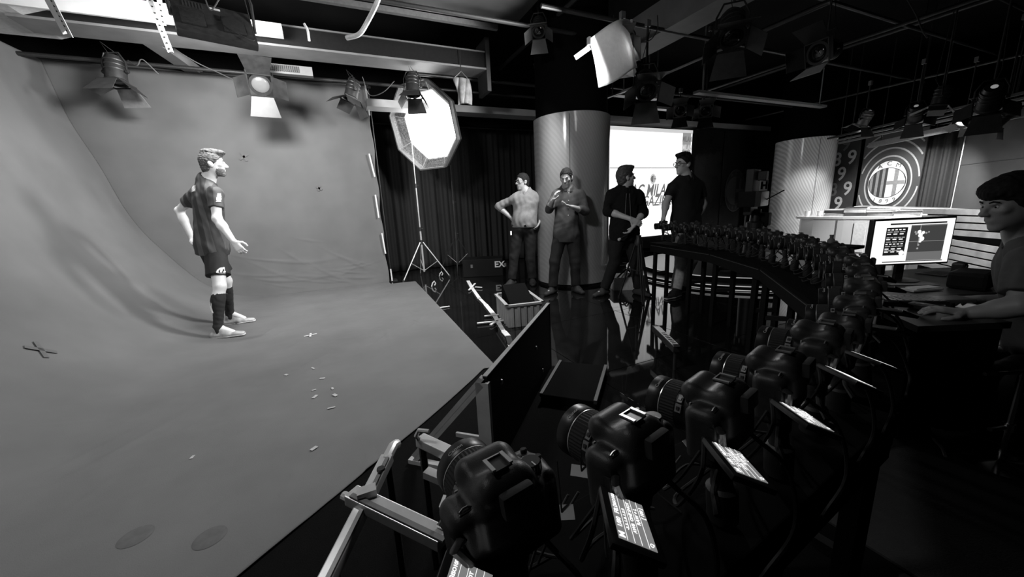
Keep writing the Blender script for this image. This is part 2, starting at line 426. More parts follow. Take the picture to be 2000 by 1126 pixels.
# crossbar the cloth hangs from, and light clamps down its free edge
b = MB().tube([(-3.2, 6.92, 3.22), (.72, 6.92, 3.22)], .022); cb = b.build('crossbar', BLACKM, None, True)
tag(cb, 'dark crossbar along the top of the hanging grey cloth', 'pole')
pole_ = empty('edge_pole', (.70, 6.95, 0)); tag(pole_, 'thin pole with white clips along the right edge of the hanging cloth', 'pole')
MB().tube([(0, 0, 0), (-.02, 0, 3.3)], .012).build('tube', BLACKM, pole_, True)
MB().box((0, 0, .008), (.09, .09, .008)).build('foot', BLACKM, pole_)
for (pa, pb) in (((713, 166), (722, 225)), ((721, 300), (732, 345)), ((733, 380), (740, 425)), ((746, 455), (753, 495)), ((763, 525), (766, 548))):
    A_ = at_y(*pa, 6.80) - np.array([.70, 6.95, 0]); B_ = at_y(*pb, 6.80) - np.array([.70, 6.95, 0])
    MB().bar(A_, B_, .022, .012, up=(0, 1, 0)).build('clip', LT, pole_)

def xmark(px, py, ang, size, mat, wall, label, w=.03):
    if wall == 'y': c = at_y(px, py, 6.80); c[1] = 6.846; U_, V_, N_ = np.array([1, 0, 0]), np.array([0, 0, 1]), np.array([0, -1, 0])
    elif wall == 'z': c = at_z(px, py, .0); c[2] = .018; U_, V_, N_ = np.array([1, 0, 0]), np.array([0, 1, 0]), np.array([0, 0, 1])
    else:
        best = None                                                   # where the ray meets the sweep
        for i in range(len(pr) - 1):
            a, b2 = pr[i], pr[i + 1]; r = ray(px, py)
            for t in np.linspace(0, 1, 6):
                q = a + (b2 - a) * t; s_ = q[0] / r[0]
                e = abs(r[2] * s_ + CAM_H - q[1])
                if s_ > 0 and (best is None or e < best[0]): best = (e, np.array([q[0], r[1] * s_, q[1]]), nrm([b2[0] - a[0], 0, b2[1] - a[1]]))
        c = best[1]; V_ = best[2]; U_ = np.array([0, 1, 0]); N_ = np.cross(V_, U_)
        if N_[0] < 0: N_ = -N_
        c = c + N_ * .014
    o = empty('tape_cross', c); tag(o, label, 'tape mark', 'taped crosses on the grey cloth')
    for a in (ang, ang + math.radians(80)):
        d = (U_ * math.cos(a) + V_ * math.sin(a)) * size
        MB().bar(-d, d, w, .003, up=N_).build('tape_strip', mat, o)
xmark(475, 305, .6, .07, MT, 'y', 'dark taped cross on the hanging cloth beside the player\'s face')
xmark(623, 367, 1.2, .045, MT, 'y', 'small dark taped cross high on the hanging cloth, right of the player')
xmark(607, 657, .2, .06, LT, 'z', 'white taped cross on the floor cloth right of the player\'s feet', .018)
xmark(77, 685, .9, .085, MT, 's', 'dark taped cross low on the sweep at the left edge of the picture')
# scuffs and small white scraps of tape on the floor cloth
for k, (px, py) in enumerate([(612, 722), (630, 742), (614, 765), (616, 778), (650, 762), (560, 735), (648, 800), (614, 880), (377, 897), (655, 775)]):
    c = at_z(px, py, 0); o = MB().box((0, 0, 0), (.007 + .004 * (k % 2), .022 - .004 * (k % 3), .0012), bev=.0008).build('tape_scrap', M('scrap_tape', .32, .7))
    o.location = (c[0], c[1], .016); o.rotation_euler = (0, 0, .5 + .7 * k); tag(o, 'small pale scrap of tape stuck to the floor cloth before the player', 'tape scrap', 'tape scraps on the floor cloth')
for (px, py, lab) in ((265, 1046, 'left'), (410, 1048, 'right')):
    c = at_z(px, py, .014); Gf = G.reshape(-1, 3); near = Gf[np.hypot(Gf[:, 0] - c[0], Gf[:, 1] - c[1]) < .16]; vs, fs = [], []
    for i in range(7):
        for j in range(32):
            x, y = c[0] + .055 * i / 6 * math.cos(j * math.pi / 16), c[1] + .055 * i / 6 * math.sin(j * math.pi / 16); wt = 1 / (np.hypot(near[:, 0] - x, near[:, 1] - y) + .004) ** 4
            vs.append((x - c[0], y - c[1], (wt @ near[:, 2]) / wt.sum() + .0025 - .014 - .0015 * (i == 6)))
            if i: fs.append(((i - 1) * 32 + j, i * 32 + j, i * 32 + (j + 1) % 32, (i - 1) * 32 + (j + 1) % 32))
    o = MB().add(vs, fs).build('cloth_patch', M('patch_grey', .078, .9), None, True); o.location = (c[0], c[1], .014); tag(o, 'round darker patch on the floor cloth at the bottom, the %s one of two' % lab, 'patch')

# added dull black sheet that hides reflections in the gloss floor by the grey cloth
mb_ = MB(); pts_ = [(-.95, 1.06), (-.47, 1.46), (.47, 2.26), (.98, 2.62), (1.28, 2.24), (1.45, .95), (1.3, -.3), (.9, -1.4), (-2.2, -1.4), (-2.2, -.3)]
mb_.add([(x, y, z) for z in (.0005, .0025) for x, y in pts_], [tuple(range(10))[::-1], tuple(range(10, 20))] + [(i, (i + 1) % 10, (i + 1) % 10 + 10, i + 10) for i in range(10)])
tag(mb_.build('floor_reflection_cover', M('matte_cover', .004, .95, spec=.05, bump=.3, bscale=300)), 'added dull black sheet hiding floor reflections under the nearest cameras', 'reflection cover')

# ------------------------------------------------------------------ people
def hand(F, w, tip, n, side, curl=.35, rf=.0095, spread=1.0):
    """five fingers on a palm: w wrist, tip where the middle finger would end if straight, n normal of the palm (curl side)"""
    d = nrm(np.array(tip) - np.array(w)); n = nrm(n - (n @ d) * d); s = np.cross(d, n) * side      # s points to the thumb
    w = np.array(w, float)
    for o in (-.026, -.009, .009, .026):
        F.cone(w + d * .012 + s * o * .55, w + d * .092 + s * o, .015, .0125, .012)
    for o, ln in ((.027, .068), (.009, .077), (-.009, .072), (-.027, .056)):
        a = w + d * .092 + s * o * spread; p = a; ang = curl * .6
        for q, fr in enumerate((.42, .33, .25)):
            v = d * math.cos(ang) + n * math.sin(ang) + s * o * .8; p2 = p + nrm(v) * ln * fr
            F.cone(p, p2, rf * (1 - .1 * q), rf * (.9 - .1 * q), .005); p = p2; ang += curl
    a = w + d * .03 + s * .026; p1 = a + nrm(d * .55 + s * .75 + n * .3) * .038; p2 = p1 + nrm(d * .8 + s * .25 + n * .35) * .03; p3 = p2 + nrm(d * .9 + n * .3) * .022
    F.cone(w + d * .02 + s * .01, a, .016, .014, .01).cone(a, p1, .0135, .0115, .006).cone(p1, p2, .0112, .0102, .005).cone(p2, p3, .0102, .009, .005)

def shoe_field(F, an, toe, g):
    """a shoe from heel to toe resting at height g"""
    an = np.array(an, float); toe = np.array(toe, float); d = toe - an; d[2] = 0; L = np.linalg.norm(d); d = nrm(d); sd = np.array([-d[1], d[0], 0])
    heel = np.array([an[0], an[1], 0]) - d * .05
    for o in (-.012, .012):
        F.cone(np.array([*heel[:2], g + .033]) + sd * o, np.array([*(heel + d * .13)[:2], g + .030]) + sd * o * 1.6, .034, .032, .02)
        F.cone(np.array([*(heel + d * .13)[:2], g + .030]) + sd * o * 1.6, np.array([*(heel + d * (.06 + L))[:2], g + .022]) + sd * o, .032, .022, .02)
    F.cone(np.array([*(heel + d * .045)[:2], g + .10]), np.array([*(heel + d * .12)[:2], g + .05]), .04, .034, .03)
    F.cone(np.array([*(heel + d * .03)[:2], g + .04]), np.array([*(heel + d * .035)[:2], g + .095]), .036, .037, .02)

def person(name, label, J, fd, outfit, h=.007, ground=(0, 0), front=None, seed=1, body=1.0, group=None):
    """J: joints in metres, world axes. fd: where the face looks. outfit: cloth pieces."""
    J = {k: np.array(v, float) for k, v in J.items()}
    _mid = (J['shL'] + J['shR']) / 2
    for k_ in ('shL', 'shR'): J[k_] = _mid + (J[k_] - _mid) * .90 - np.array([0, 0, .022])
    lat = nrm(J['shL'] - J['shR']); upv = nrm(J['neck'] - J['hip']); fr = nrm(np.cross(lat, upv)); upv = nrm(np.cross(fr, lat))
    root = empty(name, (J['hip'][0], J['hip'][1], 0)); tag(root, label, 'person', group)
    inv = -np.array([J['hip'][0], J['hip'][1], 0])
    def put(nm, F, mat, parent=root):
        me = F.mesh(nm); o = link(nm, me, parent, mat)
        if parent is root: o.location = tuple(inv)
        return o
    allp = np.array([v for k, v in J.items() if v.shape == (3,) and not k.startswith('palm')]); lo = allp.min(0) - .16; hi = allp.max(0) + .20; lo[2] = min(ground) - .01
    fd = nrm(fd); uh = nrm(np.array(J.get('headup', [0, 0, 0]) if 'headup' in J else np.array([0, 0, 1.0])) - 0)
    uh = nrm(uh - (uh @ fd) * fd); lh = np.cross(uh, fd); hd = J['head']; AX = (fd, lh, uh)
    bl = lambda t: J['hip'] + (J['neck'] - J['hip']) * t
    Wd = body
    def torso(F, g, k=.05, lo_t=0.0):
        F.ell(bl(.70), (lat, fr, upv), (.155 * Wd + g, .105 * Wd + g, .19 + g), k)
        if g > 0: F.ell(bl(.20), (lat, fr, upv), (.146 * Wd + g, .112 * Wd + g, .17), k)
        F.ell(bl(.38), (lat, fr, upv), (.140 * Wd + g, .105 * Wd + g, .17 + g), k)
        F.ell(bl(.05), (lat, fr, upv), (.155 * Wd + g, .115 * Wd + g, .13 + g), k)
        F.cone(J['shL'] * .95 + J['shR'] * .05 - upv * .012, J['shR'] * .95 + J['shL'] * .05 - upv * .012, .048 + g * .8, .048 + g * .8, k)
        F.cone(bl(.92) + lat * .10, bl(1.0) + upv * .035, .042 + g, .052 + g * .5, k); F.cone(bl(.92) - lat * .10, bl(1.0) + upv * .035, .042 + g, .052 + g * .5, k)
    # --- body: one continuous surface with head, arms, hands and legs
    F = Field(lo, hi, h); torso(F, 0)
    F.cone(bl(.96), hd - uh * .045 - fd * .015, .062, .058, .03)
    F.ell(hd + uh * .028 - fd * .012, AX, (.094, .074, .092), .02)
    F.ell(hd - uh * .045 + fd * .028, AX, (.060, .056, .068), .03)
    F.cone(hd - uh * .098 + fd * .062 + lh * .008, hd - uh * .098 + fd * .062 - lh * .008, .019, .019, .02)
    F.cone(hd + fd * .079 + uh * .020 + lh * .03, hd + fd * .079 + uh * .020 - lh * .03, .011, .011, .012)
    F.cone(hd + fd * .084 + uh * .012, hd + fd * .108 - uh * .026, .008, .0125, .008)
    F.cone(hd + fd * .098 - uh * .030 + lh * .010, hd + fd * .098 - uh * .030 - lh * .010, .009, .009, .006)
    F.cone(hd + fd * .080 - uh * .058 + lh * .016, hd + fd * .080 - uh * .058 - lh * .016, .0085, .0085, .006)
    F.cone(hd + fd * .078 - uh * .068 + lh * .013, hd + fd * .078 - uh * .068 - lh * .013, .008, .008, .006)
    F.cone(hd + fd * .062 - uh * .012 + lh * .045, hd + fd * .062 - uh * .012 - lh * .045, .016, .016, .02)
    for s_ in (1, -1):
        F.ell(hd + lh * s_ * .076 - fd * .012 - uh * .008, (nrm(fd + uh * .2), lh, uh), (.021, .011, .033), .008)
        F.ell(hd + lh * s_ * .031 + fd * .086 + uh * .002, AX, (.014, .015, .010), 0, 'c')
    for s_ in 'LR':
        sh, el, wr, tp = J['sh' + s_], J['el' + s_], J['wr' + s_], J['tip' + s_]
        F.cone(sh, el, .050 * (.6 + .4 * Wd), .039, .03); F.cone(el, el + (wr - el) * .35, .041, .041, .02); F.cone(el + (wr - el) * .3, wr, .041, .027, .02)
        hand(F, wr, tp, J.get('palm' + s_, -lat if s_ == 'L' else lat), J.get('thumb' + s_, np.array([1.0 if s_ == 'L' else -1.0]))[0], float(J.get('curl' + s_, np.array([.35]))[0]))
        hp, kn, an, to = J['hip'] + lat * (.085 if s_ == 'L' else -.085) - upv * .02, J['kn' + s_], J['an' + s_], J['toe' + s_]
        F.cone(hp, kn, .083 * (.6 + .4 * Wd), .055, .04); F.cone(kn, an, .054, .036, .03)
        bk = nrm(np.cross(lat, kn - an)); bk = -bk if bk @ fr > 0 else bk
        F.ell(kn + (an - kn) * .32 + bk * .018, (lat, bk, nrm(an - kn)), (.048, .05, .11), .03)
        F.cone(an, an + (to - an) * .6 - np.array([0, 0, .02]), .034, .03, .02)
    bodyo = put('body', F, outfit['skin'])
    # --- hair
    hs = outfit.get('hair', {}); F = Field(hd - .17, hd + .17, .005)
    g = hs.get('g', .012)
    F.ell(hd + uh * .030 - fd * .014, AX, (.094 + g, .074 + g, .092 + g), .01)
    F.ell(hd - uh * .035 - fd * .05, AX, (.052 + g * .6, .062 + g * .6, .075), .02)
    if hs.get('quiff'):
        F.ell(hd + uh * .108 + fd * .050, (nrm(fd + uh * .1), lh, uh), (.062, .055, .030), .02); F.ell(hd + uh * .118 - fd * .02, AX, (.07, .06, .028), .02)
    F.plane(hd + fd * hs.get('front', .052) + uh * hs.get('line', .045), nrm(fd * .85 - uh * hs.get('slope', .75)))
    if hs.get('mop'): F.ell(hd + uh * .070 + fd * .040, AX, (.062, .078, .048), .03); F.ell(hd - uh * .03 - fd * .055, AX, (.055, .078, .085), .03); F.plane(hd + fd * .10 + uh * .032, nrm(fd * .45 - uh * .9))
    for s_ in () if hs.get('mop') else (1, -1): F.ell(hd + lh * s_ * .08 + fd * .035 - uh * .055, AX, (.06, .035, .055), 0, 'c'); F.ell(hd + lh * s_ * .085 - fd * .01 - uh * .012, AX, (.027, .022, .036), 0, 'c')
    F.plane(hd - uh * hs.get('nape', .075), -uh); F.folds(.0035, 90, seed, (1, 1, 1))
    put('hair', F, hs.get('mat'))
    # --- eyes and eyebrows
    eb = MB()
    for s_ in (1, -1):
        e = hd + lh * s_ * .031 + fd * .070 + uh * .003
        ey = MB().lathe([(-.012, .0005), (-.0085, .0085), (0, .012), (.0085, .0085), (.012, .0005)], 12, e, fd).build('eye', M('eye_white', .55, .2), bodyo, True)
        MB().lathe([(.0, .0045), (.0016, .004), (.002, .0005)], 10, e + fd * .0107, fd).build('iris', M('eye_dark', .01, .1), bodyo, True)
        MB().tube([hd + lh * s_ * .016 + fd * .091 + uh * .024, hd + lh * s_ * .032 + fd * .089 + uh * .030, hd + lh * s_ * .048 + fd * .077 + uh * .025], [.003, .004, .002], 6).build('eyebrow', hs.get('mat'), bodyo, True)
    if outfit.get('beard'):
        F = Field(hd - .16, hd + .16, .005); F.ell(hd - uh * .047 + fd * .028, AX, (.064, .060, .072), .02); F.cone(hd - uh * .100 + fd * .064 + lh * .008, hd - uh * .100 + fd * .064 - lh * .008, .021, .021, .02)
        F.cone(hd + fd * .085 - uh * .045 + lh * .02, hd + fd * .085 - uh * .045 - lh * .02, .007, .007, .01)
        F.plane(hd - uh * .040, nrm(uh * 1 + fd * .12)); F.ell(hd + fd * .094 - uh * .063, AX, (.02, .022, .010), 0, 'c'); F.folds(.002, 160, seed, (1, 1, 1)); put('beard', F, outfit['beard'])
    if outfit.get('glasses'):
        gl = MB()
        for s_ in (1, -1):
            c = hd + lh * s_ * .033 + fd * .098 + uh * .004
            ring = [c + lh * .026 * math.cos(t) + uh * .019 * math.sin(t) * (1 if math.sin(t) > 0 else 1.05) for t in np.linspace(0, 2 * math.pi, 17)]
            gl.tube(ring, .0032, 6, False); gl.tube([c + lh * s_ * .026 + uh * .006, hd + lh * s_ * .082 + fd * .05 + uh * .008, hd + lh * s_ * .084 - fd * .015 + uh * .005], .0028, 6)
        gl.tube([hd + lh * .009 + fd * .100 + uh * .009, hd + fd * .103 + uh * .012, hd - lh * .009 + fd * .100 + uh * .009], .003, 6)
        o = gl.build('glasses', outfit['glasses'], root, True); o.location = tuple(inv)
    # --- top
    t = outfit['top']; g = t.get('g', .016)
    F = Field(lo, hi, h); torso(F, g, .06)
    if t.get('belly'): F.ell(bl(.25) + fr * .05, (lat, fr, upv), (.135 * Wd + g, .10 * Wd + g, .16), .05)
    hem = J['hip'] + upv * t.get('hem', -.08)
    if t.get('hem', -.08) < -.02: F.ell(bl(-.05), (lat, fr, upv), (.152 * Wd + g, .114 * Wd + g, .18 + g), .05)
    for s_ in 'LR':
        sh, el, wr = J['sh' + s_], J['el' + s_], J['wr' + s_]; sl_ = t.get('sleeve', .55); e = t.get('loose', .012)
        if sl_ <= 1: F.cone(sh, el, .052 * (.6 + .4 * Wd) + e, .046 + e, .035, cut1=sl_)
        else:
            F.cone(sh, el, .052 * (.6 + .4 * Wd) + e, .044 + e, .035); F.cone(el, wr, .045 + e, .034 + e * .7, .02, cut1=sl_ - 1)
    F.folds(t.get('fold', .004), 28, seed + 5)
    F.plane(hem, -upv + fr * t.get('tilt', 0))
    nk = bl(1.0); F.cone(nk - upv * .005 + fr * .02, hd - uh * .02, .066, .095, 0, 'c')
    top = put(t.get('name', 'shirt'), F, t['mat'])
    if t.get('collar'):
        F = Field(nk - .16, nk + .16, .005); c0 = nk + upv * .01; F.cone(c0 - upv * .03 + fr * .01, c0 + nrm(hd - nk) * .06, .098, .078, 0); F.cone(c0 - upv * .06 + fr * .005, hd - uh * .02, .070, .068, 0, 'c'); F.plane(c0 + nrm(hd - nk) * .055, hd - nk + fr * .04); F.plane(c0 - upv * .04, -upv)
        F.ell(c0 + fr * .095, (lat, fr, upv), (.024, .05, .07), 0, 'c'); o = F.mesh('collar'); link('collar', o, top, t.get('collarmat', t['mat']))
    # --- trousers / shorts
    t2 = outfit['bottom']; g = t2.get('g', .014); F = Field(lo, hi, h)
    F.ell(bl(.03), (lat, fr, upv), (.160 * Wd + g, .120 * Wd + g, .12 + g), .03)
    for s_ in 'LR':
        hp, kn, an = J['hip'] + lat * (.085 if s_ == 'L' else -.085) - upv * .02, J['kn' + s_], J['an' + s_]; e = t2.get('loose', .018)
        if t2['len'] <= 1: F.cone(hp, kn, .086 * (.6 + .4 * Wd) + e * .35, .072 + e * 1.6, .035, cut1=t2['len'])
        else:
            F.cone(hp, kn, .086 * (.6 + .4 * Wd) + e * .6, .062 + e * .7, .035); F.cone(kn, an, .060 + e * .7, .046 + e, .02, cut1=t2['len'] - 1)
    F.folds(t2.get('fold', .004), 24, seed + 9)
    F.plane(J['hip'] + upv * t2.get('waist', .10), upv)
    bot = put(t2.get('name', 'trousers'), F, t2['mat'])
    if t2.get('belt'):
        c = J['hip'] + upv * (t2.get('waist', .10) - .02); ring = [c + lat * (.172 * Wd) * math.cos(a) + fr * (.135 * Wd) * math.sin(a) for a in np.linspace(0, 2 * math.pi, 33)]
        bb = MB().tube(ring, .014, 6, False); link('belt', bb.mesh('belt', True), bot, RUBBER)
        link('buckle', MB().box(c + fr * (.138 * Wd + .012), (.02, .02, .014)).mesh('buckle'), bot, CHROME)
    if outfit.get('socks'):
        for s_ in 'LR':
            kn, an = J['kn' + s_], J['an' + s_]; F = Field(np.minimum(kn, an) - .1, np.maximum(kn, an) + .1, .006)
            bk = nrm(np.cross(lat, kn - an)); bk = -bk if bk @ fr > 0 else bk
            F.cone(kn, an, .058, .041, .02, cut0=.16); F.ell(kn + (an - kn) * .36 + bk * .018, (lat, bk, nrm(an - kn)), (.052, .055, .105), .03); F.cone(an, an - np.array([0, 0, .05]), .042, .045, .02)
            F.folds(.002, 60, 3); F.plane(kn + (an - kn) * .17, kn - an)
            so = put('sock', F, outfit['socks'])
            for q in (-.011, .011):
                a_ = kn + (an - kn) * .26; b_ = kn + (an - kn) * .62; pr_ = [a_ + (b_ - a_) * t - lat * 0 + outfit['stripe_dir'] * (.0665 + .012 * math.sin(t * 3.0) - .016 * t) + np.cross(outfit['stripe_dir'], (0, 0, 1)) * q for t in np.linspace(0, 1, 6)]
                link('stripe', MB().tube(pr_, .0038, 6).mesh('stripe', True), so, WHITE)
    for i, s_ in enumerate('LR'):
        F = Field(np.minimum(J['an' + s_], J['toe' + s_]) - .16, np.maximum(J['an' + s_], J['toe' + s_]) + .16, .006)
        shoe_field(F, J['an' + s_], J['toe' + s_], ground[i]); F.plane((0, 0, ground[i] + .002), (0, 0, -1)); so = put('shoe', F, outfit['shoes'])
        if outfit.get('sole'):
            F = Field(np.minimum(J['an' + s_], J['toe' + s_]) - .16, np.maximum(J['an' + s_], J['toe' + s_]) + .16, .006)
            shoe_field(F, J['an' + s_], J['toe' + s_], ground[i]); F.S -= .004; F.plane((0, 0, ground[i] + .02), (0, 0, 1)); F.plane((0, 0, ground[i] + .001), (0, 0, -1)); me = F.mesh('sole'); link('sole', me, so, outfit['sole'])
    return dict(root=root, inv=inv, lat=lat, fr=fr, up=upv, top=top, bot=bot, body=bodyo, hd=hd, AX=AX, bl=bl)

def decal(obj, name, mat, org, U, V, inside, off=.003, parent=None, tol=.12):
    """flat print that follows the cloth: the faces of obj inside an outline, lifted by a few millimetres"""
    me = obj.data; n = len(me.polygons); c = np.zeros(n * 3); me.polygons.foreach_get('center', c); c = c.reshape(-1, 3)
    nn = np.zeros(n * 3); me.polygons.foreach_get('normal', nn); nn = nn.reshape(-1, 3); U = nrm(U); V = nrm(V); N = np.cross(U, V)
    q = c - np.array(org); keep = [i for i in range(n) if nn[i] @ N > .15 and abs(q[i] @ N) < tol and inside(q[i] @ U, q[i] @ V)]
    if not keep: return None
    vn = np.zeros(len(me.vertices) * 3); me.vertex_normals.foreach_get('vector', vn); vn = vn.reshape(-1, 3)
    mp = {}; vs = []; fs = []
    for i in keep:
        f = []
        for vi in me.polygons[i].vertices:
            if vi not in mp: mp[vi] = len(vs); vs.append(tuple(np.array(me.vertices[vi].co) + vn[vi] * off))
            f.append(mp[vi])
        fs.append(tuple(f))
    m2 = bpy.data.meshes.new(name); m2.from_pydata(vs, [], fs); m2.update()
    for p in m2.polygons: p.use_smooth = True
    return link(name, m2, parent or obj, mat)

SKIN = M('skin_light', 0.50, 0.5, var=.06, scale=12); SKIN2 = M('skin_mid', 0.34, 0.5, var=.06, scale=12)
HAIRL = M('hair_fair', 0.085, 0.8, var=.6, scale=60, spec=.2); HAIRD = M('hair_dark', 0.016, 0.8, var=.4, scale=80, spec=.15)

# the player --------------------------------------------------------
f0 = 3.9; a25 = math.radians(24)
facing = CR * math.cos(a25) + CF * math.sin(a25); leftv = CF * math.cos(a25) - CR * math.sin(a25)
gz = .016
PJ = dict(head=at_f(417, 320, f0), neck=at_f(403, 358, f0), hip=at_f(415, 487, f0 + .03))
PJ['shR'] = at_f(421, 373, f0 - .16); PJ['shL'] = at_f(384, 371, f0 + .16)
PJ['elR'] = at_f(424, 427, f0 - .22); PJ['wrR'] = at_f(455, 470, f0 - .24); PJ['tipR'] = at_f(481, 501, f0 - .22)
PJ['elL'] = at_f(350, 411, f0 + .22); PJ['wrL'] = at_f(375, 464, f0 + .20); PJ['tipL'] = at_f(392, 505, f0 + .16)
nf = at_z(425, 659, gz); ff = at_z(449, 633, gz)
ff_f = 4.16; ff = at_f(449, 633, ff_f); gzf = max(gz, ff[2] - .01)
PJ['anR'] = at_f(426, 639, nf @ CF); PJ['toeR'] = PJ['anR'] + nrm(CR * .97 + CF * .2) * .20; PJ['toeR'][2] = gz + .03
PJ['anL'] = at_f(449, 611, ff_f); PJ['toeL'] = PJ['anL'] + nrm(CR * .93 + CF * .36) * .20; PJ['toeL'][2] = gzf + .03
PJ['knR'] = at_f(429, 558, (nf @ CF + f0) / 2 - .04); PJ['knL'] = at_f(441, 548, (ff_f + f0) / 2 + .05)
PJ['palmR'] = CF * .7 - facing * .2; PJ['palmL'] = CR; PJ['curlR'] = np.array([.5]); PJ['thumbR'] = np.array([1.0]); PJ['thumbL'] = np.array([1.0])
JERSEY = stripe_mat('striped_jersey', .030, .070, tuple(nrm(PJ['shL'] - PJ['shR']) * .25 + CR * .95), PJ['hip'], .085, .5, .75)
pl = person('person', 'player in striped football shirt, dark shorts and long socks standing on the grey cloth', PJ, facing * 1 + CF * .05 - np.array([0, 0, .02]),
    dict(skin=M('skin_player', .62, .5, var=.06, scale=12), hair=dict(mat=HAIRL, g=.010, quiff=True, front=.060), beard=M('stubble', .14, .8, var=.4, scale=90), top=dict(mat=JERSEY, g=.022, sleeve=.58, loose=.016, hem=-.05, name='jersey', fold=.004),
         bottom=dict(mat=M('black_shorts', .008, .8), len=.70, loose=.026, name='shorts', waist=.0, fold=.003, g=.004), socks=M('dark_socks', .012, .85), stripe_dir=nrm(-CF * .8 - CR * .5), shoes=M('grey_boots', .33, .45, var=.35, scale=25), sole=OFFW),
    h=.006, ground=(gzf, gz), seed=3)
U_ = nrm(CR * .98 + CF * .1)
sh = PJ['shR'] * .62 + PJ['elR'] * .38
decal(pl['top'], 'sleeve_badge', M('badge_white', .7, .6), at_f(425, 385, f0 - .24), CR, (0, 0, 1), lambda u, v: abs(u) < .034 and abs(v) < .040, tol=.3)
decal(pl['top'], 'sleeve_mark', M('badge_dark', .02, .6), at_f(425, 385, f0 - .24), CR, (0, 0, 1), lambda u, v: math.hypot(u, v * .8) < .020, .006, tol=.3)
decal(pl['top'], 'shoulder_logo', M('badge_white', .7, .6), at_f(421, 364, f0 - .22), CR, (0, 0, 1), lambda u, v: abs(u + v * .6) < .014 and abs(v) < .016, tol=.3)
decal(pl['top'], 'back_name', M('badge_white', .7, .6), at_f(378, 368, f0 - .05), nrm(CR * .6 - CF * .6), (0, 0, 1), lambda u, v: abs(v) < .03 and abs(u) < .07 and (u * 60) % 1.0 > .22)
decal(pl['bot'], 'shorts_crest', M('badge_white', .7, .6), at_f(441, 527, f0 - .1), CR, (0, 0, 1), lambda u, v: math.hypot(u * 1.3, v) < .034 and (math.hypot(u * 1.3, v) > .018 or abs(u) < .006))

# man leaning on the column ------------------------------------------
def standing(head, neck, shL, shR, elL, wrL, tipL, elR, wrR, tipR, hip, knL, anL, knR, anR, f, offs={}, toe=None, g=0.0):
    o = lambda k: offs.get(k, 0)
    J = {k: at_f(*v, f + o(k)) for k, v in dict(head=head, neck=neck, shL=shL, shR=shR, elL=elL, wrL=wrL, tipL=tipL, elR=elR, wrR=wrR, tipR=tipR, hip=hip, knL=knL, anL=anL, knR=knR, anR=anR).items()}
    for s_ in 'LR':
        J['an' + s_][2] = g + .085; J['toe' + s_] = J['an' + s_] + np.array([*(toe['LR'.index(s_)][:2]), 0]) * .19; J['toe' + s_][2] = g + .03
    return J
J2 = standing((1106, 347), (1108, 371), (1137, 377), (1084, 377), (1143, 412), (1117, 404), (1098, 398), (1073, 408), (1079, 393), (1087, 374), (1106, 458), (1123, 510), (1125, 560), (1084, 510), (1080, 560), 5.08,
    {'head': -.03, 'wrL': -.22, 'tipL': -.27, 'elL': -.04, 'elR': -.06, 'wrR': -.24, 'tipR': -.27, 'neck': .03, 'shL': .03, 'shR': .03, 'knL': -.03, 'knR': -.04, 'anL': -.02, 'anR': -.04}, toe=(-CF * .9 + CR * .3, -CF * .8 - CR * .6))
J2['palmL'] = np.array([0, 0, 1.0]); J2['palmR'] = CR
p2 = person('person', 'man in a dark button shirt leaning against the pale column with raised hands', J2, -CF * .85 - CR * .35 - np.array([0, 0, .32]),
    dict(skin=SKIN2, hair=dict(mat=HAIRD, g=.007, front=.05), top=dict(mat=M('dark_grey_shirt', .050, .85, var=.1), g=.018, sleeve=1.55, hem=-.10, collar=True, fold=.004), bottom=dict(mat=M('dark_trousers', .010, .8), len=1.96, waist=.08), shoes=RUBBER), h=.0075, seed=11)
for t in np.linspace(.92, -.05, 7):
    c = p2['bl'](t) + p2['fr'] * (.129 if t < .5 else .128)
    link('button', MB().lathe([(0, .006), (.004, .005)], 8, c, p2['fr']).mesh('button'), p2['top'], OFFW)

# man behind the column -----------------------------------------------
J1 = standing((1020, 355), (1028, 378), (1052, 384), (1003, 384), (1068, 412), (1055, 432), (1048, 446), (974, 403), (997, 424), (1010, 440), (1024, 446), (1036, 505), (1040, 545), (1004, 500), (1000, 545), 5.72,
    {'elR': .10, 'wrR': .04, 'tipR': -.05, 'elL': .1, 'wrL': -.05, 'tipL': -.1}, toe=(-CF * .9, -CF * .8 - CR * .5))
p1 = person('person', 'man with glasses and pale shirt, hand on hip, half behind the pale column', J1, -CR * .85 - CF * .5,
    dict(skin=SKIN2, hair=dict(mat=HAIRD, g=.010), glasses=RUBBER, top=dict(mat=M('pale_shirt', .19, .85, var=.1), g=.02, sleeve=1.3, hem=.02, collar=True, fold=.007, belly=True), bottom=dict(mat=M('black_trousers', .005, .8), len=1.96, waist=.07, belt=True), shoes=RUBBER), h=.0075, seed=15, body=1.12)
link('paper_tag', MB().box((0, 0, 0), (.012, .004, .03)).mesh('paper_tag'), p1['bot'], PAPER, at_f(998, 455, 5.60))

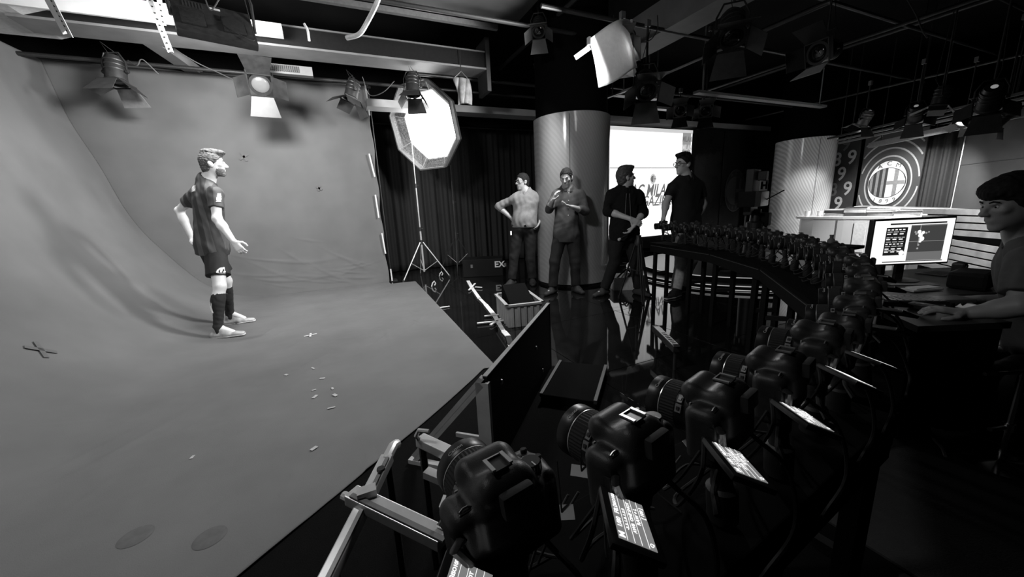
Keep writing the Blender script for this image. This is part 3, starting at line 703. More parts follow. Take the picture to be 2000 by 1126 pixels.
# man in the open jacket ----------------------------------------------
J3 = standing((1223, 346), (1220, 371), (1250, 379), (1191, 377), (1256, 415), (1238, 441), (1219, 464), (1187, 412), (1231, 427), (1252, 437), (1219, 460), (1242, 515), (1247, 568), (1200, 512), (1181, 563), 4.72,
    {'elL': .0, 'wrL': -.20, 'tipL': -.22, 'elR': -.02, 'wrR': -.20, 'tipR': -.24, 'anL': .02, 'anR': .1, 'knR': .03}, toe=(-CF * .8 + CR * .45, -CF * .6 - CR * .8))
J3['palmL'] = -CR; J3['palmR'] = CF; J3['curlL'] = np.array([.55])
p3 = person('person', 'man in an open dark jacket with crossed forearms before the bright video wall', J3, CR * .9 + CF * .25 - CF * .2 + np.array([0, 0, .1]),
    dict(skin=SKIN, hair=dict(mat=M('hair_brown', .05, .6, var=.4, scale=70), g=.018, quiff=True, nape=.09), top=dict(mat=M('black_jacket', .007, .9, spec=.2), g=.026, sleeve=1.25, loose=.018, hem=-.06, name='jacket', fold=.006, collar=True), bottom=dict(mat=M('dark_jeans', .008, .85), len=1.97, waist=.05), shoes=M('suede_shoes', .035, .9)), h=.0075, seed=21)
for s_ in (-1, 1):
    zp = [p3['bl'](t) + p3['fr'] * .139 + p3['lat'] * s_ * (.018 + .028 * (1 - t)) for t in (.92, .7, .45, .2, -.02)]
    link('zip', MB().tube(zp, .004, 6).mesh('zip', True), p3['top'], GREYM)
rec = empty('microphone', at_f(1217, 463, 4.50)); tag(rec, 'small handheld microphone in the fist of the man in the jacket', 'microphone')
d_ = nrm(at_f(1209, 469, 4.48) - at_f(1226, 459, 4.5))
MB().lathe([(-.07, .011), (.03, .013), (.035, .014)], 12, (0, 0, 0), d_).build('handle', BLACKM, rec, True); MB().lathe([(.035, .014), (.045, .019), (.065, .019), (.075, .008)], 12, (0, 0, 0), d_).build('head', OFFW, rec, True)

# man in the polo shirt ------------------------------------------------
J4 = standing((1335, 321), (1340, 350), (1368, 360), (1312, 362), (1374, 398), (1360, 428), (1349, 446), (1301, 396), (1297, 420), (1294, 438), (1339, 442), (1350, 508), (1332, 566), (1330, 512), (1320, 569), 4.61,
    {'shL': .05, 'shR': -.03, 'elR': -.08, 'wrR': -.16, 'tipR': -.2, 'wrL': -.02, 'tipL': -.06, 'anR': -.1, 'anL': .12, 'knL': .06, 'elL': .08}, toe=(-CR * .8 - CF * .3, -CR * .8 - CF * .5))
p4 = person('person', 'tall man with glasses in a black polo shirt and light jeans behind the cameras', J4, -CR * .92 - CF * .28,
    dict(skin=SKIN, hair=dict(mat=HAIRD, g=.012, quiff=True), glasses=GREYM, top=dict(mat=M('black_polo', .006, .85), g=.024, sleeve=.62, loose=.016, hem=-.07, name='polo_shirt', collar=True), bottom=dict(mat=M('light_jeans', .42, .9, var=.2), len=1.96, waist=.02), shoes=RUBBER, sole=OFFW), h=.0075, seed=31)
c = at_f(1360, 352, 4.47)

# the operator at the right edge -----------------------------------------
f5 = 1.72
J5 = dict(head=at_f(1977, 397, f5), neck=at_f(2003, 462, f5 + .02), shR=at_f(2040, 500, f5 + .16), shL=at_f(2010, 500, f5 - .16), hip=at_f(2050, 705, f5 + .02))
J5['elL'] = at_f(1992, 598, f5 - .22); J5['wrL'] = at_f(1888, 612, f5 - .10); J5['tipL'] = at_f(1836, 604, f5 - .06)
J5['elR'] = at_f(1985, 590, f5 + .26); J5['wrR'] = at_f(1910, 585, f5 + .24); J5['tipR'] = at_f(1862, 583, f5 + .22)
dn = np.array([0, 0, -1.0])
J5['knL'] = J5['hip'] - CR * .42 - CF * .12 + dn * .02; J5['knR'] = J5['hip'] - CR * .42 + CF * .14 + dn * .02
J5['anL'] = J5['knL'] - CR * .0 ; J5['anL'][2] = .085; J5['anR'] = J5['knR'] + CR * .08; J5['anR'][2] = .085
J5['toeL'] = J5['anL'] - CR * .19; J5['toeR'] = J5['anR'] - CR * .19; J5['toeL'][2] = J5['toeR'][2] = .03
J5['palmL'] = dn; J5['palmR'] = dn; J5['thumbL'] = np.array([1.0])
p5 = person('person', 'dark-haired operator in a grey T-shirt sitting at the right edge, reaching to the desk', J5, -CR * .93 + CF * .25 - np.array([0, 0, .2]),
    dict(skin=SKIN2, hair=dict(mat=HAIRD, g=.022, nape=.085, front=.03, slope=.35, line=.0, mop=True), top=dict(mat=M('grey_tshirt', .11, .9), g=.018, sleeve=.75, loose=.02, hem=-.06, name='t_shirt', fold=.005), bottom=dict(mat=M('dark_trousers', .010, .8), len=1.96, waist=.06), shoes=RUBBER), h=.006, seed=41)

# ------------------------------------------------------------------ the curved row of cameras
CAMB = M('camera_body', 0.034, 0.42, var=.2, scale=90, bump=.10, bscale=900); CAMS = M('camera_smooth', 0.016, 0.3); LENSM = M('lens_black', 0.016, 0.36)
SILV = M('silver_line', 0.6, 0.3, .8); LCDG = EM('lcd_grey', 0.20, 1.0); LCDW = EM('lcd_white', 1.0, 1.15); LCDD = EM('lcd_dark', .015, 1.0)
AXI = np.eye(3)
def make_dslr():
    """x to the right seen from behind, y along the lens, z up; origin on the lens axis at the body centre"""
    root = empty('camera_on_rail')
    F = Field((-.075, -.05, -.06), (.075, .075, .085), .0016)
    F.rbox((0, 0, -.004), AXI, (.064, .024, .044), .012)
    F.rbox((.048, .022, -.006), AXI, (.017, .026, .043), .014, .014)                       # grip
    F.rbox((-.052, .006, -.004), AXI, (.013, .022, .044), .012, .01)
    F.rbox((0, .006, .043), AXI, (.033, .036, .014), .011, .016)                            # prism housing
    F.cone((-.020, .036, .046), (.020, .036, .046), .016, .016, .012)                       # flash nose over the lens
    F.cone((-.016, -.012, .052), (.016, -.012, .052), .013, .013, .012)
    F.cone((0, .015, -.002), (0, .034, -.002), .040, .037, .012)                            # lens mount shroud
    F.rbox((0, -.020, .018), AXI, (.040, .012, .022), .008, .008)
    body = link('body', F.mesh('body'), root, CAMB)
    # hot shoe, flash seam, eyepiece
    hs = MB().box((0, -.004, .0685), (.0115, .0115, .0012)).build('hot_shoe', SATIN, root)
    for s_ in (-1, 1): MB().box((s_ * .0105, -.004, .0712), (.0022, .0115, .0012)).build('shoe_rail', SILV, hs)
    MB().box((0, .007, .0705), (.008, .001, .0012)).build('shoe_contact', SILV, hs)
    sm = MB().tube([(-.034, .020, .042), (-.031, .034, .049), (-.02, .046, .052), (.02, .046, .052), (.031, .034, .049), (.034, .020, .042)], .0007, 5); sm.build('flash_seam', RUBBER, root)
    MB().box((0, -.038, .046), (.019, .006, .013), bev=.004).build('eyepiece', RUBBER, root, True)
    # dial and buttons on the right shoulder
    dl = MB().lathe([(.040, .0125), (.050, .0125), (.0515, .011)], 40, (.040, -.004, 0), (0, 0, 1), ribs=((0, 1), .06)).build('mode_dial', SATIN, root)
    MB().box((.040, -.011, .0519), (.0008, .004, .0003)).build('dial_mark', WHITE, dl)
    for (x, y) in ((.052, .030), (.040, .022), (.058, .008), (.026, -.008)): MB().lathe([(.037, .0042), (.0425, .0042), (.0435, .003)], 10, (x, y, 0), (0, 0, 1)).build('button', SATIN, root, True)
    MB().box((.022, -.018, .048), (.006, .0012, .0008)).build('icon', OFFW, root)
    # left shoulder: connector lid, flash button with white icon, strap lug
    MB().box((-.047, .0, .0405), (.008, .014, .0018), bev=.0012).build('lug_plate', SATIN, root)
    MB().tube([(-.053, -.010, .0425), (-.049, -.010, .0450), (-.044, -.010, .0450), (-.040, -.010, .0425)], .0013, 6).build('strap_lug', SILV, root)
    MB().lathe([(0, .005), (.002, .0045)], 10, (-.037, .026, .028), (-.5, .8, .1)).build('flash_button', SATIN, root, True)
    MB().box((-.041, .0285, .033), (.0022, .0010, .004)).build('icon', OFFW, root)
    MB().box((-.0655, -.004, -.004), (.0012, .014, .026), bev=.0008).build('port_cover', RUBBER, root)
    for k, pts in enumerate((((-.067, -.004, .005), (-.10, -.015, -.03), (-.085, .03, -.12), (-.02, .07, -.165), (.09, .06, -.17)), ((-.067, .002, -.02), (-.095, .02, -.06), (-.06, .07, -.13), (.04, .085, -.15), (.10, .05, -.172)), ((.03, -.03, -.03), (.05, -.07, -.08), (.02, -.09, -.15), (-.08, -.08, -.172)))):
        MB().tube(catmull(np.array(pts), 18), (.0032, .0026, .0035)[k], 6).build('cable', RUBBER, root, True)
    # lens
    y0 = .033
    ln = MB().lathe([(y0, .0), (y0, .0335), (.040, .0335), (.0405, .0325), (.048, .0335), (.056, .0345)], 36, (0, 0, 0), (0, 1, 0), close=False).build('lens', LENSM, root, True)
    zr = MB().lathe([(.056, .0335), (.0565, .0352), (.080, .0352), (.0805, .0338)], 96, (0, 0, 0), (0, 1, 0), ribs=((1, 2), .025), close=False); zr.build('zoom_ring', RUBBER, ln)
    MB().lathe([(.0805, .0338), (.0812, .0350), (.0826, .0350), (.083, .0338)], 40, (0, 0, 0), (0, 1, 0), close=False).build('silver_ring', SILV, ln, True)
    MB().lathe([(.083, .0338), (.085, .0350), (.096, .0355), (.104, .0355), (.105, .0340), (.103, .0300), (.097, .0270), (.095, .0260)], 40, (0, 0, 0), (0, 1, 0), close=False).build('front_ring', LENSM, ln, True)
    MB().lathe([(.0955, .0262), (.0975, .018), (.0985, .009), (.0988, .0005)], 32, (0, 0, 0), (0, 1, 0), close=False).build('front_element', GLASS, ln, True)
    def wrap(body_, size, yy, ang, mat, nm):
        vs, fs = text_mb(body_, size, .0003); R_ = .0359; b = MB()
        b.add([(-math.sin(ang + v[0] / R_) * (R_ + v[2]) * -1, yy + v[1], math.cos(ang + v[0] / R_) * (R_ + v[2])) for v in vs], fs); b.build(nm, mat, ln)
    wrap('Canon', .0075, .092, math.pi * 1.90, OFFW, 'lettering')
    for k, (ang, hh) in enumerate(((-1.15, .006), (-.75, .004))):                         # switch plates on the barrel
        c = np.array([math.sin(ang), 0, math.cos(ang)]); MB().box(c * .0348 + np.array([0, .049, 0]), (.006, .0048 if k == 0 else .004, .0012), np.array(frame_from((0, 1, 0), c)), .0006).build('switch_plate', M('switch_grey', .25, .4), ln)
        MB().box(c * .0362 + np.array([0, .049, 0]), (.0024, .0022, .0012), np.array(frame_from((0, 1, 0), c))).build('switch', SATIN, ln)
    ln.scale = (1.12, 1.06, 1.12)
    return root, ln
def make_lcd(root):
    """vari-angle screen: swung out on the left hinge, half open, twisted to face up"""
    d = nrm((-.6351, -.7720, .0248)); n = nrm((.1009, -.5658, .8184)); n = nrm(n - (n @ d) * d); u = np.cross(d, n)        # u: top of the picture on the screen
    c = np.array([-.0755, -.0530, -.0040]) - n * .0048
    R_ = np.stack([d, u, n], 1)
    pn = MB().box(c, (.041, .030, .0045), R_, .003).build('screen_panel', SATIN, root, True)
    sc = MB().box(c + n * .0048, (.0315, .0212, .0004), R_).build('screen', LCDG, pn)
    X_ = -d; P_ = lambda x, y: c + n * .0056 + X_ * x + u * y
    for y in (.0115, .0035, -.0045, -.0125): MB().box(P_(0, y), (.0312, .00025, .00012), R_).build('screen_line', LCDW, sc)
    for (t, s_, x, y) in (('M', .010, -.026, .0165), ('1/80', .0075, -.010, .0165), ('F8.0', .0075, .008, .0165), ('ISO100', .0055, .023, .0165), ('-3..2..1..0..1..2.:3', .0045, -.002, .0075), ('AWB  ONE SHOT', .0055, .004, -.0005), ('RAW + L', .006, .008, -.0085), ('[ 100 ]', .006, .016, -.0168), ('Q', .006, -.026, -.0168)):
        lettering(sc, t, s_, P_(x, y), X_, u, LCDW, thick=.0002, bold=.0002)
    MB().tube([np.array([-.058, -.020, .022]), np.array([-.070, -.030, .026]), c - d * .036], .0055, 8).build('hinge', SATIN, root, True)
def make_head(root):
    MB().lathe([(-.062, .022), (-.052, .024), (-.049, .024)], 20, (0, .004, 0), (0, 0, 1)).build('mount_plate', SATIN, root, True)
    MB().lathe([(-.182, .024), (-.125, .024), (-.12, .017), (-.095, .015), (-.085, .019), (-.062, .019)], 18, (0, .004, 0), (0, 0, 1)).build('ball_head', BLACKM, root, True)
    MB().tube([(-.02, -.002, -.075), (-.06, -.012, -.085), (-.085, -.03, -.10)], [.005, .005, .0065], 8).build('lock_lever', SATIN, root, True)
AC = np.array([.18630701, 3.60116306]); AR = 3.27619; AIM = np.array([-.95, 4.5])
A0 = math.atan2(.331 - AC[1], .116 - AC[0]); NC = 29
ZL = .886
ORD = ['first', 'second', 'third', 'fourth', 'fifth', 'sixth', 'seventh', 'eighth', 'ninth', 'tenth', 'eleventh', 'twelfth', 'thirteenth', 'fourteenth', 'fifteenth']
proto, _ln = make_dslr(); make_lcd(proto); make_head(proto)
SPOTS = []
for i in range(NC):
    a = A0 + i * .175 / AR; p = AC + AR * np.array([math.cos(a), math.sin(a)]); SPOTS.append((p, a))
    o = proto if i == 0 else copy_tree(proto)
    z = ZL + .012 * math.sin(i * 2.1) * (i > 2) + (.012 if i > 24 else 0)
    hd0 = AIM - p + RNG.normal(0, .06, 2); ya = math.atan2(hd0[1], hd0[0]) - .118; pt = -.063 if i < 4 else RNG.normal(-.05, .05)
    fw = np.array([math.cos(ya) * math.cos(pt), math.sin(ya) * math.cos(pt), math.sin(pt)]); rt = np.array([math.sin(ya), -math.cos(ya), 0]); ro = .069 if i < 4 else RNG.normal(.04, .04)
    place(o, (p[0], p[1] - .02, z), fw, np.cross(rt, fw) * math.cos(ro) - rt * math.sin(ro)); o.scale = (.93, .93, .93)
    where = '%s from the near end' % ORD[i] if i < 15 else '%s from the far end' % ORD[NC - 1 - i]
    tag(o, 'black camera with fold-out screen, %s of the curved row' % where, 'camera', 'cameras in the curved row')

# rails that carry them: straight boards on legs
def rail(i0, i1, name_lab, legs, zt=.708):
    p0, p1 = SPOTS[i0][0], SPOTS[i1][0]; d = nrm(p1 - p0); p0 = p0 - d * .075; p1 = p1 + d * .075; nn = np.array([-d[1], d[0]])
    c = (p0 + p1) / 2; o = empty('camera_rail', (c[0], c[1], 0)); tag(o, name_lab, 'rail', 'rails under the cameras')
    P_ = lambda t, s_, z: np.array([*(p0 + (p1 - p0) * t + nn * s_ - c), z])
    MB().bar(P_(0, 0, zt - .012), P_(1, 0, zt - .012), .21, .024, bev=.003).build('rail_board', M('rail_black', .004, .95, var=.3, scale=20, spec=.08), o)
    for s_ in (-.095, .095):
        MB().bar(P_(0, s_, zt - .065), P_(1, s_, zt - .065), .022, .085, bev=.002).build('side_beam', M('rail_side', .007, .85, spec=.12), o)
        MB().bar(P_(0.02, s_ * 1.13, zt - .032), P_(.98, s_ * 1.13, zt - .032), .003, .004).build('edge_strip', M('edge_grey', .09, .5, .3), o)
    for t in legs:
        for s_ in (-.08, .08):
            MB().bar(P_(t, s_, zt - .03), P_(t, s_ * 1.05, .0), .035, .035, up=(0, 1, 0)).build('leg', M('rail_side', .007, .85, spec=.12), o)
        MB().bar(P_(t, -.08, .35), P_(t, .08, .35), .025, .03).build('stretcher', BLACKM, o)
    return o
rail(0, 5, 'black rail under the nearest cameras of the curved row', (.08, .92))
rail(6, 11, 'black rail under the cameras left of the lit monitor', (.08, .92))
rail(12, 17, 'black slanting rail at the bend of the camera row', (.1, .9))
rail(18, 22, 'black rail on legs right of the tripod, near the far end of the camera row', (.1, .9))
rail(23, 28, 'black end rail on legs before the man in the polo shirt', (.3, .92))
# tripod under the far end
tp = SPOTS[28][0]; tr = empty('tripod', (tp[0] - .20, tp[1] + .17, 0)); tag(tr, 'black tripod beside the far end of the camera row', 'tripod')
for k in range(3):
    a = 2.2 + k * 2.094; d = np.array([math.cos(a), math.sin(a)])
    leg = MB()
    for s_ in (-.012, .012):
        e = np.array([-d[1], d[0]]) * s_
        leg.tube([np.array([*(d * .035 + e), .70]), np.array([*(d * .22 + e), .02])], .0095, 8)
    leg.build('leg', BLACKM, tr, True); MB().lathe([(0, .018), (.03, .016)], 10, (*(d * .222), 0)).build('rubber_foot', RUBBER, tr, True)
    MB().bar(np.array([*(d * .13), .40]), (0, 0, .36), .014, .01).build('spreader', BLACKM, tr)
MB().tube([(0, 0, .33), (0, 0, .76)], .014, 10).build('center_column', BLACKM, tr, True); MB().lathe([(.68, .045), (.72, .05), (.76, .03), (.80, .03)], 16).build('head', BLACKM, tr, True)
# cables and paper tags under the near cameras
def cable(pts, r, label, mat=RUBBER, group='loose cables', n=24, cat='cable'):
    P_ = catmull(np.array(pts, float), n); c = P_[-1]; o = MB().tube(P_ - c, r, 7).build('cable', mat, None, True); o.location = tuple(c); tag(o, label, cat, group); return o
for k, (px, py, f_, sz, lab) in enumerate([(1136, 920, .42, .014, 'white paper tag hanging beside the second camera'), (1097, 1000, .40, .016, 'creased paper tag on a cable below the first camera'), (1491, 790, .62, .014, 'pale paper tag under the third camera'), (1344, 862, .50, .009, 'little pale tag under the second camera')]):
    c = at_f(px, py, f_); o = empty('paper_tag', c); tag(o, lab, 'paper tag')
    R_ = np.array(frame_from(CR + CF * .3 * (k - 1), (0.1, -.6, .8))); MB().box((0, 0, 0), (sz * .55, sz, .0006), R_).build('sheet', PAPER, o)
    MB().tube([(0, 0, 0), (.004, .01, .02), (.012, .03, .05)], .0012, 5).build('string', RUBBER, o)
for k, (a_, b_, c_, d_) in enumerate([((1110, 965, .42), (1085, 1010, .41), (1055, 1050, .40), (1030, 1126, .38)), ((1130, 960, .44), (1105, 1000, .43), (1090, 1010, .42), (1050, 1100, .38)), ((1330, 890, .55), (1300, 930, .53), (1285, 960, .52), (1330, 1000, .5)), ((1180, 1000, .45), (1182, 1050, .44), (1185, 1085, .43), (1200, 1126, .42))]):
    cable([at_f(*a_), at_f(*b_), at_f(*c_), at_f(*d_)], .0018, ['thin cable dropping from the paper tag by the first camera', 'second thin cable hanging left of the nearest fold-out screens', 'short dark cable looping below the third camera', 'thin cable dangling under the second camera\'s screen'][k], M('cable_grey', .05, .4))

# ------------------------------------------------------------------ lamps and the ceiling grid
LITLENS = EM('lit_lens', 1.0, 6.0); DIMLENS = EM('dim_lens', .25, 1.0); DOOR = M('barn_door', .022, .45, var=.3, scale=15); DOORG = M('barn_door_grey', .045, .45, var=.2, scale=15)
HOUS = M('lamp_housing', .02, .45, var=.3, scale=25)
def fresnel(loc, aim, label, s=1.0, lit=None, doors=(55, 40, 60, 45), door_mat=DOOR, hang=3.15, group='theatre lamps hung from the grid', power=0, angle=55, housing=HOUS):
    """lamp: barrel, lens, four barn doors on a frame, yoke, clamp and safety cable; loc is the middle of the barrel"""
    loc = np.array(loc, float); fw = nrm(np.array(aim, float) - loc)
    root = empty('stage_lamp', loc); tag(root, label, 'stage lamp', group)
    R_ = np.array(frame_from(fw)); L = lambda x, y, z: R_ @ (np.array([x, y, z]) * s)
    MB().lathe([(-.17 * s, .03 * s), (-.165 * s, .075 * s), (-.10 * s, .095 * s), (.10 * s, .10 * s), (.115 * s, .112 * s), (.13 * s, .112 * s), (.13 * s, .088 * s), (.11 * s, .085 * s)], 20, (0, 0, 0), fw, close=False).build('housing', housing, root, True)
    vents = MB()
    for k in range(3): vents.lathe([((-.12 + .05 * k) * s, .100 * s), ((-.11 + .05 * k) * s, .104 * s), ((-.10 + .05 * k) * s, .100 * s)], 20, (0, 0, 0), fw, close=False)
    vents.build('cooling_fins', housing, root, True)
    MB().lathe([(.105 * s, .087 * s), (.122 * s, .07 * s), (.130 * s, .04 * s), (.133 * s, .001)], 24, (0, 0, 0), fw, close=False).build('lens', lit or GLASS, root, True)
    fr_ = MB()
    for x0, z0, x1, z1 in ((-1, -1, 1, -1), (1, -1, 1, 1), (1, 1, -1, 1), (-1, 1, -1, -1)): fr_.bar(L(x0 * .115, .137, z0 * .115), L(x1 * .115, .137, z1 * .115), .014 * s, .012 * s, up=fw)
    dfr = fr_.build('door_frame', housing, root)
    for k, (ux, uz) in enumerate(((0, 1), (1, 0), (0, -1), (-1, 0))):
        a = math.radians(doors[k]); w0, w1, ln = .105, .15 if k % 2 == 0 else .10, .21 if k % 2 == 0 else .17
        ca, sa = math.cos(a), math.sin(a)
        def D(t, q, off=0): return L(ux * (.118 + ln * t * sa + off * ca) + uz * q, .142 + ln * t * ca - off * sa, uz * (.118 + ln * t * sa + off * ca) - ux * q)
        vs = [D(0, -w0), D(0, w0), D(1, w1), D(1, -w1)]; vs2 = [D(0, -w0, .004), D(0, w0, .004), D(1, w1, .004), D(1, -w1, .004)]
        MB().add(vs + vs2, [(0, 1, 2, 3), (7, 6, 5, 4), (0, 4, 5, 1), (1, 5, 6, 2), (2, 6, 7, 3), (3, 7, 4, 0)]).build('barn_door', door_mat if not isinstance(door_mat, (list, tuple)) else door_mat[k], root)
    # yoke hanging from the pipe
    xs_ = L(.125, 0, 0); top = np.array([0, 0, .20 * s])
    MB().tube([xs_, xs_ * 1.02 + np.array([0, 0, .10 * s]), xs_ * .6 + top, -xs_ * .6 + top, -xs_ * 1.02 + np.array([0, 0, .10 * s]), -xs_], .009 * s, 6).build('yoke', BLACKM, root, True)
    for s_ in (-1, 1): MB().lathe([(-.012, .022 * s), (.014, .02 * s)], 10, xs_ * s_, xs_ * s_).build('tilt_knob', BLACKM, root, True)
    if hang > loc[2] + .22 * s:
        MB().tube([top, (0, 0, hang - loc[2])], .012 * s, 8).build('spigot', BLACKM, root, True)
        MB().box((0, 0, hang - loc[2] - .01), (.03, .022, .035), bev=.004).build('clamp', GREYM, root)
    MB().tube([L(0, -.15, .05), L(0.03, -.22, .12) + np.array([0, 0, .05]), np.array([.06, .02, max(.18, hang - loc[2] - .06)])], .004, 6).build('power_cable', RUBBER, root, True)
    if power: spot_light('lamp_light', loc + fw * .18 * s, fw, power, angle, .6, .05)
    return root

# pipes of the grid
def pipe(a, b, r, label, mat=BLACKM):
    a, b = np.array(a, float), np.array(b, float); c = (a + b) / 2; o = MB().tube([a - c, b - c], r, 10).build('grid_pipe', mat, None, True); o.location = tuple(c); tag(o, label, 'pipe', 'pipes of the lighting grid'); return o
pipe((-3.4, 6.5, 3.15), (4.6, 6.5, 3.15), .024, 'lighting pipe over the hanging grey cloth')
pipe((-3.4, 4.5, 3.35), (4.0, 4.5, 3.35), .024, 'lighting pipe that carries the flat LED panel')
pipe((2.2, 3.85, 3.25), (13.5, 3.85, 3.25), .024, 'lighting pipe over the camera row')
pipe((4.3, 5.3, 3.05), (13.8, 5.3, 3.05), .024, 'lighting pipe before the video wall')
pipe((1.2, 6.05, 3.2), (4.4, 6.05, 3.2), .024, 'short lighting pipe in front of the octagonal softbox')
pipe((4.1, 2.95, 3.42), (13.5, 2.95, 3.42), .024, 'high lighting pipe at the upper right')
pipe((7.0, 1.0, 3.3), (7.0, 6.4, 3.3), .024, 'cross pipe of the grid before the news set')
pipe((9.3, .5, 3.02), (9.3, 6.4, 3.02), .02, 'farther cross pipe of the grid above the news set')
pipe((5.3, 1.0, 3.3), (5.3, 6.4, 3.3), .018, 'cross pipe of the grid above the column end of the video wall')
for k, y in enumerate((1.6, 2.3)): pipe((3.5, y, 3.55), (13.8, y, 3.55), .018, ['nearest thin pipe high at the upper right', 'second thin pipe high at the upper right'][k])
for k, x in enumerate((2.9, 6.1, 8.2)): pipe((x, .2, 3.6), (x, 6.6, 3.6), .03, ['left of the three high pipes running away from the viewer', 'middle of the three high pipes running away from the viewer', 'right of the three high pipes running away from the viewer'][k])

# beams and ducts
def beam(name, mb, mat, label, cat='beam', group='beams under the ceiling'):
    o = mb.build(name, mat); tag(o, label, cat, group); return o
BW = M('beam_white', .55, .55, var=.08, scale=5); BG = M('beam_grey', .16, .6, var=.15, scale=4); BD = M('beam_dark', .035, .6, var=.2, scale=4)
lb_ = empty('ceiling_beam', (-.2, 5.80, 3.34)); tag(lb_, 'long box beam above the hanging cloth, front darkened as shade, lit underside kept paler', 'beam', 'beams under the ceiling')
MB().box((0, 0, .01), (2.45, .16, .12)).build('web', M('beam_front_shade', .012, .85, spec=.1), lb_); MB().box((0, 0, -.12), (2.46, .19, .012)).build('underside_plate', BG, lb_)  # web colour darkened for the unlit front, plate below kept paler as lit underside
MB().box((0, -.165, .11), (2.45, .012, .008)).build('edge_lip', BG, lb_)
beam('cable_tray', MB().box((-1.95, 5.35, 3.30), (.95, .06, .055)).box((-1.95, 5.28, 3.27), (.95, .015, .09)), BW, 'bright white cable tray at the upper left')
beam('cable_tray', MB().box((-.75, 5.42, 3.30), (.42, .05, .06)), BW, 'bright white tray piece just below the LED panel')
beam('ventilation_duct', MB().prism([(-3.45, 3.24), (-2.55, 3.24), (-2.0, 3.45), (-2.0, 3.75), (-3.45, 3.75)], 3.6, 6.2), M('duct_grey', .5, .5), 'pale slanted duct in the upper left corner', 'duct')
beam('ceiling_beam', MB().bar((-1.72, 5.95, 3.26), (-1.58, 7.0, 3.26), .16, .10), BG, 'short grey beam running back to the wall, left of the hanging lamp')
beam('ceiling_beam', MB().box((4.12, 3.6, 3.42), (.20, 1.5, .18)), BG, 'grey beam sloping up to the right behind the paper-wrapped lamp')
beam('ceiling_beam', MB().box((.8, 4.55, 3.62), (1.6, .30, .10)), BD, 'dark flat box near the top centre')
beam('ceiling_beam', MB().box((.9, 5.25, 3.62), (1.4, .03, .03)), M('beam_edge', .25, .4, .4), 'thin pale rail at the top centre')
beam('ceiling_beam', MB().box((2.28, 5.80, 3.28), (.03, .20, .36)), BD, 'upright dark end plate of the long grey beam')
for k, (x0, x1, y, z) in enumerate(((4.2, 5.2, 5.05, 2.86), (5.55, 9.2, 4.7, 2.90), (5.2, 6.9, 5.55, 2.86))):
    beam('cable_tray', MB().box(((x0 + x1) / 2, y, z), ((x1 - x0) / 2, .06, .02)).box((x0 + .15, y, (3.99 + z) / 2), (.008, .008, (3.99 - z) / 2)).box((x1 - .15, y, (3.99 + z) / 2), (.008, .008, (3.99 - z) / 2)), M('tray_grey', .30, .5, .2), ['short grey tray right above the pale column', 'long grey tray across the grid above the video wall', 'grey tray just behind the dark lamp above the video wall'][k])
beam('cable_tray', MB().bar((4.1, 5.6, 2.86), (4.25, 4.6, 2.86), .05, .03).box((4.17, 5.1, 3.42), (.008, .008, .56)), M('tray_grey', .30, .5, .2), 'narrow slanting tray joining the grid trays above the pale column')
# air outlet
v = empty('air_vent', (-.45, 6.1, 3.12)); tag(v, 'grilled air vent below the long grey beam', 'vent')
MB().box((0, .06, 0), (.36, .05, .055)).build('vent_box', BG, v)
for k in range(22): MB().box((-.30 + k * .0235, 0, .005), (.006, .012, .036)).build('slat', DOORG, v)
# slotted steel angles with holes
def slotted(a, b, w, label):
    a, b = np.array(a, float), np.array(b, float); c = b; o = empty('slotted_strut', c); tag(o, label, 'strut', 'slotted struts at the upper left')
    st = MB().bar(a - c, b - c, w, .004, up=CF).build('strut_face', BW, o); MB().bar(a - c - CR * w / 2 + CF * .015, b - c - CR * w / 2 + CF * .015, .004, .03, up=CF).build('strut_flange', BW, o)
    n = int(np.linalg.norm(b - a) / .045)
    for k in range(n):
        p = (a - c) + (b - a) * ((k + .5) / n); MB().lathe([(0, .0085), (.003, .0085)], 8, p - CF * .0045, CF).build('hole', BLACK, o)
slotted(at_d(285, -20, 4.75), at_d(333, 100, 5.05), .055, 'white slotted strut left of the LED panel, the longer of two')
slotted(at_d(308, -20, 4.9), at_d(320, 48, 5.1), .045, 'shorter white slotted strut behind the long one')
slotted(at_d(88, -25, 4.9), at_d(134, 64, 5.3), .10, 'broad white slotted bracket at the top left')

# LED panel over the player (we see its back)
lp = np.array([-.80, 4.5, 2.93]); lfw = nrm((-.25, .86, -.58))
root = empty('led_panel', lp); tag(root, 'black LED light panel with yoke seen from behind at the upper left', 'lamp')
R_ = np.eye(3); L = lambda x, y, z: np.array([x, y, z], float)
MB().box((0, 0, 0), (.29, .035, .20), R_, .012).build('housing', HOUS, root, True)
MB().box(L(0, .0375, 0), (.27, .003, .18), R_).build('diffuser', EM('led_face', 1.0, 6.0), root)
for x in (-.16, .13): MB().box(L(x, -.045, -.03), (.085, .012, .09), R_, .006).build('electronics_box', BLACKM, root, True)
for k in range(7): MB().box(L(-.2 + k * .022, -.038, .14), (.006, .004, .03), R_).build('vent_slot', SATIN, root)
MB().box(L(.02, -.037, .15), (.04, .002, .010), R_).build('name_plate', OFFW, root)
MB().tube([L(-.30, 0, 0), L(-.31, -.12, .22), L(-.28, -.19, .33), L(.28, -.19, .33), L(.31, -.12, .22), L(.30, 0, 0)], .013, 8).build('yoke', BLACKM, root, True)
MB().box((0, -.20, .36), (.03, .03, .05)).build('clamp', BLACKM, root)
MB().tube(catmull(np.array([L(.05, -.05, -.05), L(.1, -.12, -.2), L(.24, -.1, -.24), L(.27, -.06, -.02), np.array([.26, -.17, .32])]), 24), .004, 6).build('power_cable', RUBBER, root, True)
place(root, lp, lfw)
area_light('led_panel_light', lp + lfw * .05, lfw, P_LED, .52, .34, spread=165)
LEDROOT = root

